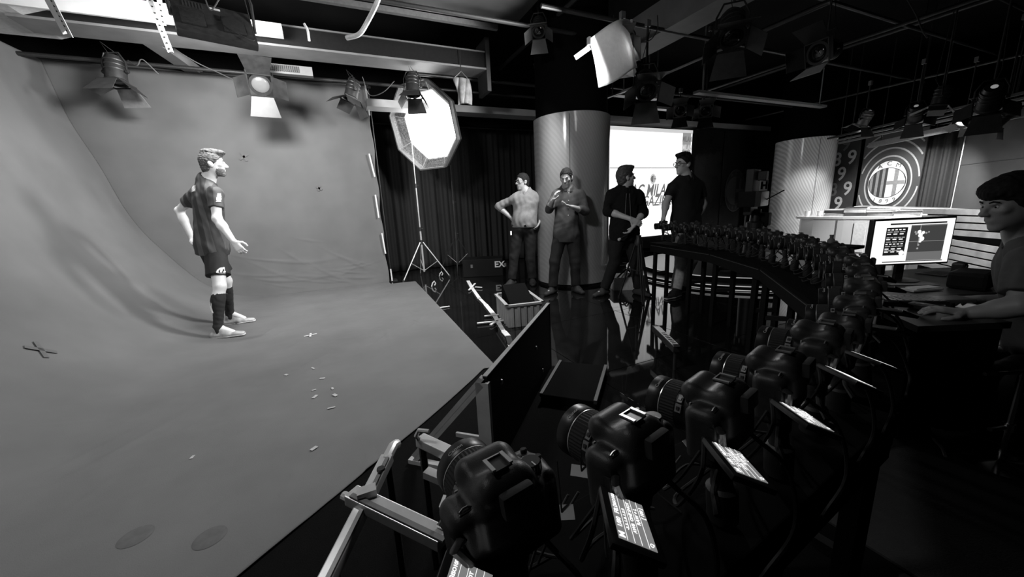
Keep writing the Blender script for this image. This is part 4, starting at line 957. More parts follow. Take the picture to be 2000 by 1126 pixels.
AIMP = np.array([-1.3, 4.8, 1.0])
fresnel(at_d(226, 140, 6.6), at_d(252, 420, 6.35), 'dark stage lamp with open barn doors hanging at the left of the grey cloth', 1.0, None, (35, 62, 40, 45), [DOORG, DOORG, M('door_mid', .16, .5), DOOR])
fresnel(at_d(508, 158, 6.15), at_d(525, 330, 4.3), 'stage lamp with glowing lens and barn doors in front of the grey cloth', 1.15, DIMLENS, (70, 40, 60, 50), [DOOR, DOOR, DOOR, DOOR], power=0)
fresnel(at_d(688, 178, 6.3), at_d(640, 400, 6.1), 'dark stage lamp at the top right corner of the hanging cloth', .95, None, (50, 45, 40, 45), [DOORG, DOORG, DOORG, DOORG])
fresnel(at_d(806, 168, 5.95), at_d(818, 420, 5.5), 'black stage lamp hanging in front of the octagonal softbox', .95, None, (45, 30, 45, 30))
fresnel(at_d(1262, 165, 5.2), at_d(1290, 330, 4.2), 'black stage lamp with barn doors hanging above the video wall', 1.15, None, (50, 45, 40, 45), hang=3.25)
fresnel(at_d(1430, 55, 5.0), at_d(1440, 330, 4.0), 'large black stage lamp high above the camera row', 1.2, None, (45, 40, 45, 40), hang=3.4)
fresnel(at_d(1328, 212, 7.6), at_d(1330, 330, 5.5), 'small glinting stage lamp above the left of the video wall', .9, None, (50, 45, 40, 45), [DOORG, DOOR, DOORG, DOOR], hang=3.05, housing=GREYM)
fresnel(at_d(1378, 212, 7.8), at_d(1395, 330, 6.0), 'small stage lamp with pale doors above the right of the video wall', .9, None, (50, 45, 40, 45), [DOORG, DOORG, DOOR, DOOR], hang=3.98, housing=GREYM)
fresnel(at_d(1052, 52, 5.2), at_d(1050, 330, 4.0), 'small dark lamp high in the gloom above the pale column', .75, None, (40, 40, 40, 40), hang=3.9)
fresnel(at_d(1075, 112, 6.0), at_d(1010, 330, 4.6), 'dark lamp with a grey door left of the paper-wrapped lamp', .85, None, (60, 40, 50, 60), [DOOR, DOOR, DOOR, DOORG], hang=3.6)
fresnel(at_d(1612, 100, 5.6), at_d(1500, 130, 4.9), 'lamp with one long bright barn door at the upper right', 1.0, None, (50, 40, 20, 40), [DOOR, DOOR, M('door_white', .55, .4), DOOR], hang=3.42)
set_aim = at_d(1740, 380, 10.6)
fresnel(at_d(1690, 232, 9.4), at_d(1590, 400, 10.0), 'stage lamp with pale doors above the 8 and 9 board', 0.83, LITLENS, (50, 50, 50, 50), [DOORG, DOORG, DOORG, DOOR], hang=3.02, housing=GREYM, power=P_SET * .28, angle=80)
fresnel(at_d(1788, 222, 8.6), at_d(1768, 420, 10.4), 'lit stage lamp above the crest board', 0.86, LITLENS, (60, 55, 40, 55), [DOORG, DOORG, DOORG, DOORG], hang=3.02, power=P_SET, angle=75)
fresnel(at_d(1838, 190, 8.0), at_d(1760, 420, 8.0), 'stage lamp with a grey door and long spigot at the right', 0.83, None, (60, 50, 40, 60), [DOORG, DOORG, DOORG, DOORG], hang=3.98)
fresnel(at_d(1935, 192, 6.6), at_d(1850, 455, 8.6), 'brightest lit stage lamp at the upper right corner', 0.90, LITLENS, (60, 55, 40, 55), [M('door_pale', .4, .5), DOORG, DOORG, DOORG], hang=3.3, power=P_SET, angle=75)
fresnel(at_d(1885, 232, 9.2), at_d(1700, 440, 8.6), 'lit lamp low over the right end of the news set', 0.65, LITLENS, (50, 50, 40, 50), [DOORG, DOORG, DOORG, DOORG], hang=3.02, power=P_SET * .6, angle=75)
fresnel(at_d(1958, 232, 8.6), at_d(1720, 440, 9.0), 'lit lamp at the right edge above the dark screen', 0.68, LITLENS, (50, 50, 40, 50), [DOORG, DOORG, DOORG, DOORG], hang=3.3, power=P_SET * .6, angle=75)

# lamp wrapped in a sheet of diffusion paper
# added fill lamp out of view, a copy of the LED panel
def led_panel(lp, aim, label, power):
    lp = np.array(lp, float); fw_ = nrm(np.array(aim) - lp); o = copy_tree(LEDROOT); place(o, lp, fw_); tag(o, label, 'lamp'); area_light('led_panel_light', lp + fw_ * .05, fw_, power, .52, .34, spread=150)
    return o
pl_ = at_d(1205, 92, 4.75); fw = nrm(AIMP - pl_)
fresnel(pl_ + np.array([.12, .06, .04]), pl_ + np.array([-.9, -1.0, -.75]), 'black stage lamp behind the hanging sheet of diffusion paper', 1.1, LITLENS, (30, 25, 30, 25), hang=3.25, power=7, angle=110)
rw = empty('diffusion_sheet', pl_); tag(rw, 'large white sheet of paper clipped over a stage lamp, upper centre', 'paper sheet')
cn = [at_d(1150, 78, 4.35) , at_d(1232, 40, 4.75), at_d(1243, 140, 4.65), at_d(1170, 170, 4.30)]
s_, t_ = np.meshgrid(np.linspace(0, 1, 24), np.linspace(0, 1, 24), indexing='ij')
Gp = ((1 - s_) * (1 - t_))[..., None] * cn[0] + (s_ * (1 - t_))[..., None] * cn[1] + (s_ * t_)[..., None] * cn[2] + ((1 - s_) * t_)[..., None] * cn[3]
Gp = Gp - CF * (.16 * np.sin(math.pi * s_) + .03 * np.sin(3 * s_ + 4 * t_))[..., None] - np.array([0, 0, .03]) * np.sin(math.pi * s_ * 1.5)[..., None] * t_[..., None] - pl_
sheetm = M('diffusion_paper', .62, .7)
_nt = sheetm.node_tree; _tr = _nt.nodes.new('ShaderNodeBsdfTranslucent'); _tr.inputs[0].default_value = (.7, .7, .7, 1); _mx = _nt.nodes.new('ShaderNodeMixShader'); _mx.inputs[0].default_value = .5
_nt.links.new(_nt.nodes['Principled BSDF'].outputs[0], _mx.inputs[1]); _nt.links.new(_tr.outputs[0], _mx.inputs[2]); _nt.links.new(_mx.outputs[0], _nt.nodes['Material Output'].inputs['Surface']); link('sheet', grid_mesh('sheet', Gp, thick=.002), rw, sheetm)
fl_ = [at_d(1232, 100, 4.66), at_d(1243, 140, 4.60), at_d(1238, 150, 4.5), at_d(1216, 143, 4.5)]; MB().add([p - pl_ for p in fl_] + [p - pl_ + CF * .004 for p in fl_], [(0, 1, 2, 3), (7, 6, 5, 4), (0, 4, 5, 1), (1, 5, 6, 2), (2, 6, 7, 3), (3, 7, 4, 0)]).build('folded_flap', sheetm, rw)
for q in (at_d(1150, 80, 4.33), at_d(1232, 46, 4.7)): MB().box(q - pl_, (.012, .02, .035), bev=.003).build('clip', OFFW, rw)
MB().bar(at_d(1123, 113, 4.4) - pl_, at_d(1152, 92, 4.4) - pl_, .05, .003, up=-CF).build('loose_strip', sheetm, rw)
led_panel((-1.0, 1.5, 3.15), (-.1, 4.4, .3), 'added unseen LED fill panel over the front of the floor cloth', P_FILL)
area_light('diffused_lamp_light', pl_ + fw * .34 + np.array([0, 0, -.02]), fw, P_PAPER, .55, .55, spread=150)
# clear bag hanging from the grid
bg = empty('plastic_bag', at_d(905, 180, 5.9)); tag(bg, 'pale translucent bag hanging from the grid right of the softbox', 'bag')
cn = [at_d(887, 152, 5.9), at_d(916, 156, 5.9), at_d(921, 206, 5.9), at_d(899, 204, 5.9)]; c0 = at_d(905, 180, 5.9)
Gp = ((1 - s_) * (1 - t_))[..., None] * cn[0] + (s_ * (1 - t_))[..., None] * cn[1] + (s_ * t_)[..., None] * cn[2] + ((1 - s_) * t_)[..., None] * cn[3]
Gp = Gp - c0 - CF * (.05 * np.sin(math.pi * s_) * (0.4 + t_) + .012 * np.sin(14 * s_ + 5 * t_))[..., None]
link('bag_film', grid_mesh('bag_film', Gp, thick=.03), bg, M('bag_film', .22, .35, var=.4, scale=12)); MB().tube([cn[0] - c0, (cn[0] + cn[1]) / 2 - c0 + np.array([0, 0, .10]), cn[1] - c0], .006, 6).build('bag_handle', GREYM, bg, True)
MB().tube([(cn[0] + cn[1]) / 2 - c0 + np.array([0, 0, .09]), (cn[0] + cn[1]) / 2 - c0 + np.array([0, 0, .38])], .004, 6).build('string', RUBBER, bg)
# white flexible hose, strap, loose cables
cable([at_d(742, -12, 4.3), at_d(735, 8, 4.35), at_d(719, 40, 4.5), at_d(702, 66, 4.6), at_d(677, 74, 4.7)], .024, 'white flexible hose dangling at the top centre', M('white_hose', .6, .6), None, 30, 'hose')
cable([at_d(594, 46, 5.2), at_d(601, 60, 5.2), at_d(604, 80, 5.25)], .014, 'short white strap hanging below the ceiling', M('white_hose', .6, .6), None, 12, 'strap')
for k, pts in enumerate([[(250, 118, 6.4), (268, 128, 6.3), (278, 116, 6.3), (310, 145, 6.3)], [(355, 105, 6.0), (390, 125, 6.0), (440, 148, 6.1), (475, 165, 6.1)], [(708, 150, 6.2), (722, 185, 6.2), (748, 180, 6.2), (770, 158, 6.1)], [(1205, 70, 4.9), (1260, 82, 4.9), (1283, 60, 5.0), (1284, 30, 5.1)], [(1770, -5, 5.5), (1790, 30, 5.6), (1802, 60, 5.7), (1811, 74, 5.7)], [(430, -5, 4.4), (412, 20, 4.4), (400, -5, 4.4), (396, -20, 4.4)]]):
    cable([at_d(*p) for p in pts], .006, ['cable curling beside the left hanging lamp', 'cable drooping to the glowing stage lamp', 'cable drooping left of the softbox', 'cable loop right of the diffusion paper', 'single thin cable dangling at the upper right', 'cable loop above the LED panel'][k], M('cable_black', .04, .4), 'cables on the grid')

# octagonal softbox on its stand ------------------------------------------
oc = np.array([1.28, 6.62, 2.60]); oc = at_d(826, 248, 6.75); ofw = nrm(np.array([-.80, -.56, -.24])); R_ = np.array(frame_from(ofw)); RO = .72
root = empty('octagonal_softbox', oc); tag(root, 'large glowing octagonal softbox facing the player', 'softbox')
def ring(r, y): return [R_ @ np.array([r * math.cos(math.pi / 8 + k * math.pi / 4), y, r * math.sin(math.pi / 8 + k * math.pi / 4)]) for k in range(8)]
def skin(rings): return [(i * 8 + j, i * 8 + (j + 1) % 8, (i + 1) * 8 + (j + 1) % 8, (i + 1) * 8 + j) for i in range(rings - 1) for j in range(8)]
MB().add(ring(RO + .004, .02) + ring(RO + .004, -.10) + ring(.12, -.46), skin(3)).build('outer_shell', M('softbox_black', .02, .8), root)
silver = M('softbox_silver', .16, .5, .3, var=.5, scale=45, bump=.8, bscale=30)
MB().add(ring(RO, .0) + ring(RO - .005, -.10) + ring(.10, -.44), skin(3)).build('silver_lining', silver, root)
MB().add(ring(RO + .012, .03) + ring(RO + .012, -.04) + ring(RO - .012, -.04) + ring(RO - .012, .03) + ring(RO + .012, .03), skin(5)).build('rim', M('softbox_rim', .14, .8), root)
MB().add(ring(RO * .76, -.17), [tuple(range(8))]).build('inner_diffuser', EM('softbox_light', 1.0, P_OCTA), root)
for k in range(8):
    a_, b_ = ring(RO - .006, -.005)[k], ring(.10, -.43)[k]; MB().tube([a_, b_], .004, 5).build('rod', ALU, root)
MB().lathe([(-.50, .07), (-.44, .09)], 16, (0, 0, 0), ofw).build('speed_ring', BLACKM, root, True)
MB().box(R_ @ np.array([0, -.58, 0]), (.07, .11, .08), R_, .01).build('flash_head', BLACKM, root, True)
def light_stand(loc, top, label, r0=.5, mat=ALU, az=.6, knob=True, dark=False):
    root = empty('light_stand', (loc[0], loc[1], 0)); tag(root, label, 'light stand', 'light stands')
    zz = [.12, top * .36, top * .66, top]
    for k in range(3): MB().tube([(0, 0, zz[k]), (0, 0, zz[k + 1])], .017 - .004 * k, 10).build('tube_section', mat, root, True)
    for k in range(1, 3): MB().lathe([(zz[k] - .04, .024), (zz[k] + .03, .024)], 12).build('collar', BLACKM, root, True); MB().tube([(0, 0, zz[k]), (.05, -.02, zz[k])], .009, 6).build('knob', BLACKM, root, True)
    MB().lathe([(.62, .028), (.70, .028)], 12).build('leg_collar', BLACKM, root, True)
    for k in range(3):
        a = az + k * 2.0944; d = np.array([math.cos(a), math.sin(a), 0])
        MB().tube([d * .03 + np.array([0, 0, .66]), d * r0 + np.array([0, 0, .02])], .010, 8).build('leg', mat, root, True); MB().tube([d * .02 + np.array([0, 0, .15]), d * r0 * .56 + np.array([0, 0, .31])], .007, 6).build('brace', mat, root, True)
        MB().lathe([(0, .016), (.05, .014)], 8, d * r0).build('rubber_foot', RUBBER if not dark else BLACKM, root, True)
    return root
sb = oc - ofw * .55; st_base = at_z(813, 545, 0.0)
light_stand((1.27, 6.78), 2.50, 'silver light stand with tripod legs under the octagonal softbox', .48, az=-.55)
light_stand((2.05, 7.25), 2.05, 'thin dark light stand standing in front of the black curtain', .42, SATIN, az=.2, dark=True)

# ------------------------------------------------------------------ columns, video wall, curtain and the news set
def column_mat(name, v, scale, ang, glossy=.18, lo=.72):
    """glossy wrap printed with fine wavy contour lines"""
    m = bpy.data.materials.new(name); m.use_nodes = True; nt = m.node_tree; b = nt.nodes['Principled BSDF']; b.inputs['Roughness'].default_value = glossy
    tc = nt.nodes.new('ShaderNodeTexCoord'); mp = nt.nodes.new('ShaderNodeMapping'); mp.inputs['Rotation'].default_value = ang
    nt.links.new(tc.outputs['Object'], mp.inputs['Vector'])
    w = nt.nodes.new('ShaderNodeTexWave'); w.inputs['Scale'].default_value = scale; w.inputs['Distortion'].default_value = 7; w.inputs['Detail'].default_value = 0.5; w.inputs['Detail Scale'].default_value = .35
    nt.links.new(mp.outputs[0], w.inputs['Vector'])
    r = nt.nodes.new('ShaderNodeValToRGB'); r.color_ramp.elements[0].position = .42; r.color_ramp.elements[1].position = .58
    r.color_ramp.elements[0].color = (v * lo, v * lo, v * lo, 1); r.color_ramp.elements[1].color = (v, v, v, 1)
    nt.links.new(w.outputs['Fac'], r.inputs['Fac']); nt.links.new(r.outputs['Color'], b.inputs['Base Color'])
    return m
def column(x, y, r, h, label, mat):
    o = empty('column', (x, y, 0)); tag(o, label, 'column', 'clad columns')
    MB().lathe([(.045, r), (h, r)], 72).build('cladding', mat, o, True)
    MB().lathe([(0, r - .02), (.045, r - .02)], 48).build('base_ring', BLACK, o, True)
    MB().lathe([(h, r - .04), (3.99, r - .04)], 48).build('upper_shaft', M('shaft_black', .003, .95, spec=.02), o, True)
    MB().box((r * math.cos(2.2), r * math.sin(2.2) * -1, h / 2), (.004, .004, h / 2 - .03)).build('seam', GREYM, o)
    return o
column(3.29, 4.95, .562, 2.42, 'pale glossy round column behind the man in the dark shirt', column_mat('column_wrap', .32, 7.5, (.2, .5, .3), .12, .92))
column(9.72, 5.23, .562, 2.36, 'pale glossy round column with contour lines behind the camera row', column_mat('column_wrap_lines', .66, 7.0, (.5, .2, .8), .15, .72))

# black pleated curtain
cx = np.linspace(.72, 5.6, 420); cz = np.linspace(.01, 2.86, 20); A, B = np.meshgrid(cx, cz, indexing='ij')
yy = 7.9 + .035 * np.sin(A * 21 + 1.3 * np.sin(A * 3.1)) * (1 - .15 * B) + .02 * np.sin(A * 47)
cu = link('curtain', grid_mesh('curtain', np.stack([A, yy, B], -1), thick=-.004), None, M('black_curtain', .013, .85)); tag(cu, 'black pleated curtain behind the light stands', 'curtain')
cr_ = MB().tube([(.6, 7.9, 2.88), (5.7, 7.9, 2.88)], .02).build('curtain_rail', BLACKM, None, True); tag(cr_, 'rail the black curtain hangs from', 'rail')

# video wall: 2 x 3 panels in view
vw = empty('video_wall', (6.4, 6.45, 0)); tag(vw, 'bright video wall of joined screens showing a show title', 'video wall')
SCR = EM('video_white', 1.0, 1.25); INKG = EM('video_ink', .16, 1.0); INKP = EM('video_pale', .62, 1.0)
MB().box((.0, .10, 1.38), (1.36, .05, 1.24)).build('frame', BLACK, vw)
px0, pw, ph = -1.27, 1.245, .755
for i in range(2):
    for j in range(3):
        MB().box((px0 + pw * (i + .5), .04, .40 + ph * (j + .5)), (pw / 2 - .007, .012, ph / 2 - .007)).build('screen_panel', SCR, vw)
MB().box((px0 + 1.245, .04, 2.70), (1.25, .012, .035)).build('top_strip', INKP, vw)
FX = np.array([1.0, 0, 0]); FZ = np.array([0, 0, 1.0])
vc = at_y(1280, 349, 6.45) - np.array([6.4, 6.45, 0]); vc[1] = .025
def vt(px, py): q = at_y(px, py, 6.45) - np.array([6.4, 6.45, 0]); q[1] = .024; return q
lettering(vw, 'AC MILAN', .36, vt(1275, 372), FX, FZ, INKG, .25, .004, .006, sx=.74); lettering(vw, 'MAGAZINE', .32, vt(1273, 393), FX, FZ, INKG, .2, .004, .004, sx=.76)
strip = MB().box(vt(1340, 330) * np.array([1, 0, 0]) + np.array([0, .022, 1.53]), (.13, .004, 1.14)).build('side_strip', EM('video_strip', .30, 1.0), vw)
for k, yy in enumerate((272, 288, 304, 320, 336, 352, 368)): lettering(strip, 'MILAN', .16, vt(1343, yy) - np.array([0, .012, 0]), FX, FZ, INKP if k % 2 else INKG, 0, .003, .004, sx=.62)

def crest(parent, org, X, Z, h, mats, text=True, stripes=5):
    """oval club crest: oval plate, half striped and half cross roundel, ACM above and 1899 below"""
    ow, od, olt = mats; X = nrm(X); Z = nrm(Z); N = np.cross(X, Z); org = np.array(org, float); a, b_ = h * .36, h * .5
    P_ = lambda x, z, l: org + X * x + Z * z + N * (l * .004)
    el = lambda aa, bb, l, n=48: [P_(aa * math.cos(t), bb * math.sin(t), l) for t in np.linspace(0, 2 * math.pi, n, endpoint=False)]
    def disc(nm, aa, bb, l, m):
        f, k = el(aa, bb, l), el(aa, bb, l - 1); n = len(f)
        MB().add(f + k, [tuple(range(n))] + [(i, i + n, (i + 1) % n + n, (i + 1) % n) for i in range(n)]).build(nm, m, parent)
    disc('crest_rim', a, b_, 1, od); disc('crest_oval', a * .95, b_ * .965, 2, ow)
    r = a * .93; disc('crest_roundel', r * 1.0, r * 1.0, 3, od)
    def chord(x0, x1, z0, z1, l, m, nm):
        t = np.linspace(x0, x1, 7); up = [P_(x, min(z1, math.sqrt(max(r * r * .93 - x * x, 0))), l) for x in t]; dn = [P_(x, max(z0, -math.sqrt(max(r * r * .93 - x * x, 0))), l) for x in t]
        MB().poly(up + dn[::-1]).build(nm, m, parent)
    for k in range(3): chord(-r * .93 + r * .31 * k + .02 * r, -r * .93 + r * .31 * k + r * .17, -9, 9, 4, olt, 'crest_stripe')
    chord(0, r * .95, -9, 9, 4, ow, 'crest_cross_field'); chord(r * .36, r * .58, -9, 9, 5, olt, 'crest_cross'); chord(0, r * .95, -r * .12, r * .12, 6, olt, 'crest_cross')
    if text:
        for t, q in (('A', -.3), ('C', 0), ('M', .3)): lettering(parent, t, h * .13, P_(a * q * 1.5, b_ * (.84 - abs(q) * .35), 3), X - Z * q * .8, Z + X * q * .8, od, 0, .002)
        for t, q in (('1', -.33), ('8', -.11), ('9', .11), ('9', .33)): lettering(parent, t, h * .115, P_(a * q * 1.5, -b_ * (.84 - abs(q) * .3), 3), X + Z * q * .7, Z - X * q * .7, od, 0, .002)
crest(vw, vt(1277, 349), FX, FZ, .22, (INKP, INKG, INKG), False)

# dark polished wall panels between the video wall and the second column, with a dim crest
wp = empty('wall_panel', (9.3, 6.55, 0)); tag(wp, 'dark polished wall panels with a dim crest right of the video wall', 'wall panel')
PANM = M('polished_dark', .022, .18, var=.2, scale=2)
for k, (x0, x1) in enumerate(((-1.5, -.52), (-.48, .75), (.79, 2.1))): MB().box(((x0 + x1) / 2, .03, 1.40), ((x1 - x0) / 2, .03, 1.40), bev=.006).build('panel', PANM, wp)
cq = at_y(1438, 372, 6.5) - np.array([9.3, 6.55, 0]); cq[1] = -.012
CG = M('crest_dim', .10, .5); CD = M('crest_dim_dark', .03, .5); crest(wp, cq, FX, FZ, 1.05, (CD, CG, CG))

# news set: boards, curtain and screen stand on one oblique line
WD = nrm((.793, -.609, 0)); 
def set_pt(px, py, d): return at_d(px, py, d)
def board_frame(pxl, pxr, d, d2=None):
    a, b_ = at_d(pxl, 400, d), at_d(pxr, 400, d2 or d); X = b_ - a; X[2] = 0; w = np.linalg.norm(X); X = nrm(X); return a * np.array([1, 1, 0]), X, w, np.cross(X, (0, 0, 1.0))
DBL = 11.2
def board(name, pxl, pxr, d, z1, mat, label, cat='board', d2=None, z0=0.0, th=.04):
    a, X, w, N = board_frame(pxl, pxr, d, d2); o = empty(name, a); tag(o, label, cat, 'boards of the news set')
    MB().add([X * x + np.array([0, 0, z]) - N * t for t in (0, th) for x in (0, w) for z in (z0, z1)], [(0, 1, 3, 2), (4, 6, 7, 5), (0, 4, 5, 1), (2, 3, 7, 6), (0, 2, 6, 4), (1, 5, 7, 3)]).build('panel', mat, o)
    return o, X, w, N, a
BD1 = M('board_dark', .035, .6, var=.3, scale=3)
o, X, w, N, a = board('number_board', 1612, 1662, 11.4, 2.28, BD1, 'dark board with rows of the digits 8 and 9 beside the second column', d2=11.0)
DIG = M('digit_grey', .42, .6); DIG2 = M('digit_dim', .12, .6)
for k, (t, q, py, m) in enumerate((('9', .52, 284, DIG2), ('8', .25, 312, DIG), ('9', .8, 311, DIG), ('9', .50, 341, DIG), ('8', .25, 371, DIG2), ('9', .8, 370, DIG), ('9', .52, 398, DIG))):
    z = at_d(1637, py, 11.2)[2]; lettering(o, t, .40, X * w * q + np.array([0, 0, z]) + N * .012, X, FZ, m, 0, .004, .006)
o, X, w, N, a = board('crest_board', 1672, 1788, 11.0, 2.30, M('board_mid', .055, .55, var=.2, scale=2), 'board with the club crest and concentric rings', d2=10.6)
cpt = at_d(1733, 357, 10.8); q0 = (cpt - np.array([*a[:2], 0])); u0, z0 = q0 @ X, cpt[2]
RING = M('ring_pale', .40, .55)
for k in range(12):
    rr = .50 + .15 * k; g = MB(); n = 160; run = False
    for i in range(n + 1):
        t0, t1 = 2 * math.pi * i / n - 1.2, 2 * math.pi * (i + 1) / n - 1.2; ok = i < n; vs = []
        for t, r_ in ((t0, rr), (t1, rr), (t1, rr + .03), (t0, rr + .03)):
            x, z = u0 + r_ * .70 * math.cos(t), z0 + r_ * math.sin(t)
            if not (.01 < x < w - .01 and .02 < z < 2.28): ok = False
            vs.append(X * x + np.array([0, 0, z]) + N * .006)
        if ok: g.add(vs + [v_ - N * .004 for v_ in vs], [(0, 1, 2, 3), (7, 6, 5, 4), (0, 4, 5, 1), (1, 5, 6, 2), (2, 6, 7, 3), (3, 7, 4, 0)])
        elif g.v:
            o2 = g.build('ring', RING, o); bm_ = bmesh.new(); bm_.from_mesh(o2.data); bmesh.ops.remove_doubles(bm_, verts=bm_.verts[:], dist=.0005); bm_.to_mesh(o2.data); bm_.free(); g = MB()
crest(o, X * u0 + np.array([0, 0, z0]) + N * .012, X, FZ, .88, (M('crest_white', .72, .5), M('crest_black', .03, .5), M('crest_red_grey', .20, .5)))
# pleated curtain right of the crest board
a, X, w, N = board_frame(1775, 1880, 10.8, 10.5); t = np.linspace(0, w, 160); zz_ = np.linspace(0.01, 2.25, 8); A, B = np.meshgrid(t, zz_, indexing='ij')
off = .03 * np.sin(A * 34) + .015 * np.sin(A * 71 + 1)
Gc = X[None, None] * A[..., None] + N[None, None] * off[..., None] + np.array([0, 0, 1.0]) * B[..., None]
o = link('set_curtain', grid_mesh('set_curtain', Gc, thick=.004), None, M('set_curtain', .03, .8)); o.location = tuple(a); tag(o, 'dark pleated curtain right of the crest board', 'curtain')
o, X, w, N, a = board('dark_screen', 1860, 2070, 10.2, 2.27, M('screen_fabric', .05, .7, var=.15, scale=3), 'large dark screen panel at the right of the news set', 'screen', d2=8.6, z0=.30)
MB().bar(X * .0 + N * .01 + np.array([0, 0, .3]), X * .0 + N * .01 + np.array([0, 0, 2.27]), .012, .012, up=(0, 1, 0)).build('edge_profile', ALU, o)
MB().bar(X * .0 + N * .006 + np.array([0, 0, 1.55]), X * w + N * .006 + np.array([0, 0, 1.55]), .006, .002).build('seam', BLACK, o)
for q in (.1, w - .1): MB().box(X * q - N * .02 + np.array([0, 0, .15]), (.03, .03, .15)).build('foot', BLACK, o)
# header of the set: parallel bars and a pale fascia
for k, (p0, p1, d0, d1, t_, m) in enumerate((((1700, 268), (2040, 238), 11.0, 8.4, .10, M('fascia_grey', .28, .5)), ((1640, 262), (2040, 222), 10.6, 8.1, .035, GREYM), ((1640, 256), (2040, 212), 10.4, 7.9, .03, GREYM), ((1620, 252), (2040, 203), 10.2, 7.7, .03, BLACKM))):
    A_, B_ = at_d(*p0, d0), at_d(*p1, d1); zc = (A_[2] + B_[2]) / 2; A_[2] = B_[2] = zc; c = (A_ + B_) / 2
    hb = empty('set_header', c); tag(hb, ['pale fascia board along the top of the news set', 'lowest grey bar over the news set', 'middle grey bar over the news set', 'topmost black bar over the news set'][k], 'beam', 'bars over the news set')
    MB().bar(A_ - c, B_ - c, .05, t_).build('bar', m, hb)
    for q in (.1, .5, .9): e = (A_ - c) + (B_ - A_) * q; MB().tube([e, e + np.array([0, 0, 3.98 - zc])], .008, 6).build('drop_rod', BLACKM, hb)
# low slatted front wall with pale slats
a, X, w, N = board_frame(1815, 2030, 8.6, 7.6); sw = empty('slatted_wall', a); tag(sw, 'low wall of pale horizontal slats behind the operator', 'slatted wall')
for k in range(9):
    z = .85 - k * .095; MB().bar(X * 0 + N * (.05 + .004 * k) + np.array([0, 0, z]), X * w + N * (.05 + .004 * k) + np.array([0, 0, z - (.10 if k > 3 else 0)]), .035, .074).build('slat', M('slat_pale', .26, .5, var=.3, scale=6), sw)
MB().add([X * x + np.array([0, 0, z]) - N * t for t in (0, .03) for x in (0, w) for z in (0, .88)], [(0, 1, 3, 2), (4, 6, 7, 5), (0, 4, 5, 1), (2, 3, 7, 6), (0, 2, 6, 4), (1, 5, 7, 3)]).build('backing', BLACK, sw)

# white news desk with books
dk = empty('news_desk', at_z(1690, 520, 0) * 0 + at_d(1690, 420, 9.3) * np.array([1, 1, 0])); tag(dk, 'white glossy news desk with a rounded front', 'desk')
dc = np.array(dk.location); X = nrm(at_d(1800, 420, 9.2) - at_d(1600, 420, 9.5)); X[2] = 0; X = nrm(X); N = np.cross(X, (0, 0, 1.0)); ax = (X, N, np.array([0, 0, 1.0]))
DW = M('desk_white', .62, .18, var=.04, scale=3); zt = at_d(1690, 421, 9.3)[2]
front = [(-1.05, .0), (-.95, .22), (-.7, .36), (-.2, .42), (.35, .42), (.75, .30), (1.0, .05), (1.0, -.45), (-1.05, -.45)]
def slab(pts, z0, z1): return MB().add([X * p[0] + N * p[1] + np.array([0, 0, z]) for z in (z0, z1) for p in pts], [tuple(range(len(pts)))[::-1], tuple(range(len(pts), 2 * len(pts)))] + [(i, (i + 1) % len(pts), (i + 1) % len(pts) + len(pts), i + len(pts)) for i in range(len(pts))])
slab([(p[0] * .93, p[1] * .93) for p in front], 0, zt - .04).build('desk_front', DW, dk); slab(front, zt - .04, zt).build('desk_top', DW, dk)
for q in (-.28, .18, .55): MB().box(X * q + N * .395 + np.array([0, 0, zt / 2]), (.006, .006, zt / 2 - .06)).build('joint', GREYM, dk)
MB().bar(X * .05 + N * .41 + np.array([0, 0, zt - .1]), X * .05 + N * .41 + np.array([0, 0, .15]), .16, .03, up=N).build('glass_fin', M('fin_glass', .7, .1), dk)
bk = []
BKM = [M('book_pale', .5, .6), M('book_dark', .03, .5), M('book_mid', .2, .6)]
bn = 0
for (x, y, hs, ln) in ((-.42, -.05, (.03, .025, .05, .02), .16), (-.12, .0, (.06, .05, .03, .018), .15), (.22, -.02, (.04, .025, .025, .02), .19), (.55, .03, (.025, .03, .02), .17)):
    z = zt
    for j, hh in enumerate(hs):
        o = empty('book', (*(dc[:2] + (X * x + N * y)[:2]), z)); m = BKM[(j + bn) % 3]; bn += 1; yaw = .15 * math.sin(bn * 2.3)
        Xb = X * math.cos(yaw) + N * math.sin(yaw); Nb = np.cross(Xb, (0, 0, 1.0)); Rb = np.stack([Xb, Nb, np.array([0, 0, 1.0])], 1)
        MB().box((0, 0, hh * .08), (ln, .11, hh * .08), Rb).box((0, 0, hh * .92), (ln, .11, hh * .08), Rb).box(-Nb * -.108 + np.array([0, 0, hh / 2]), (ln, .004, hh / 2), Rb).build('cover', m, o); MB().box((0, 0, hh / 2), (ln * .97, .104, hh * .42), Rb).build('pages', PAPER, o)
        st = ['left', 'second', 'third', 'right'][[-.42, -.12, .22, .55].index(x)]; tag(o, '%s book, %s in the %s stack on the news desk' % ({0: 'pale', 1: 'dark', 2: 'mid-grey'}[(j + bn - 1) % 3], ['lowest', 'second from the bottom', 'third from the bottom', 'topmost'][j] if j < len(hs) - 1 else 'topmost', st), 'book', 'books on the news desk'); z += hh
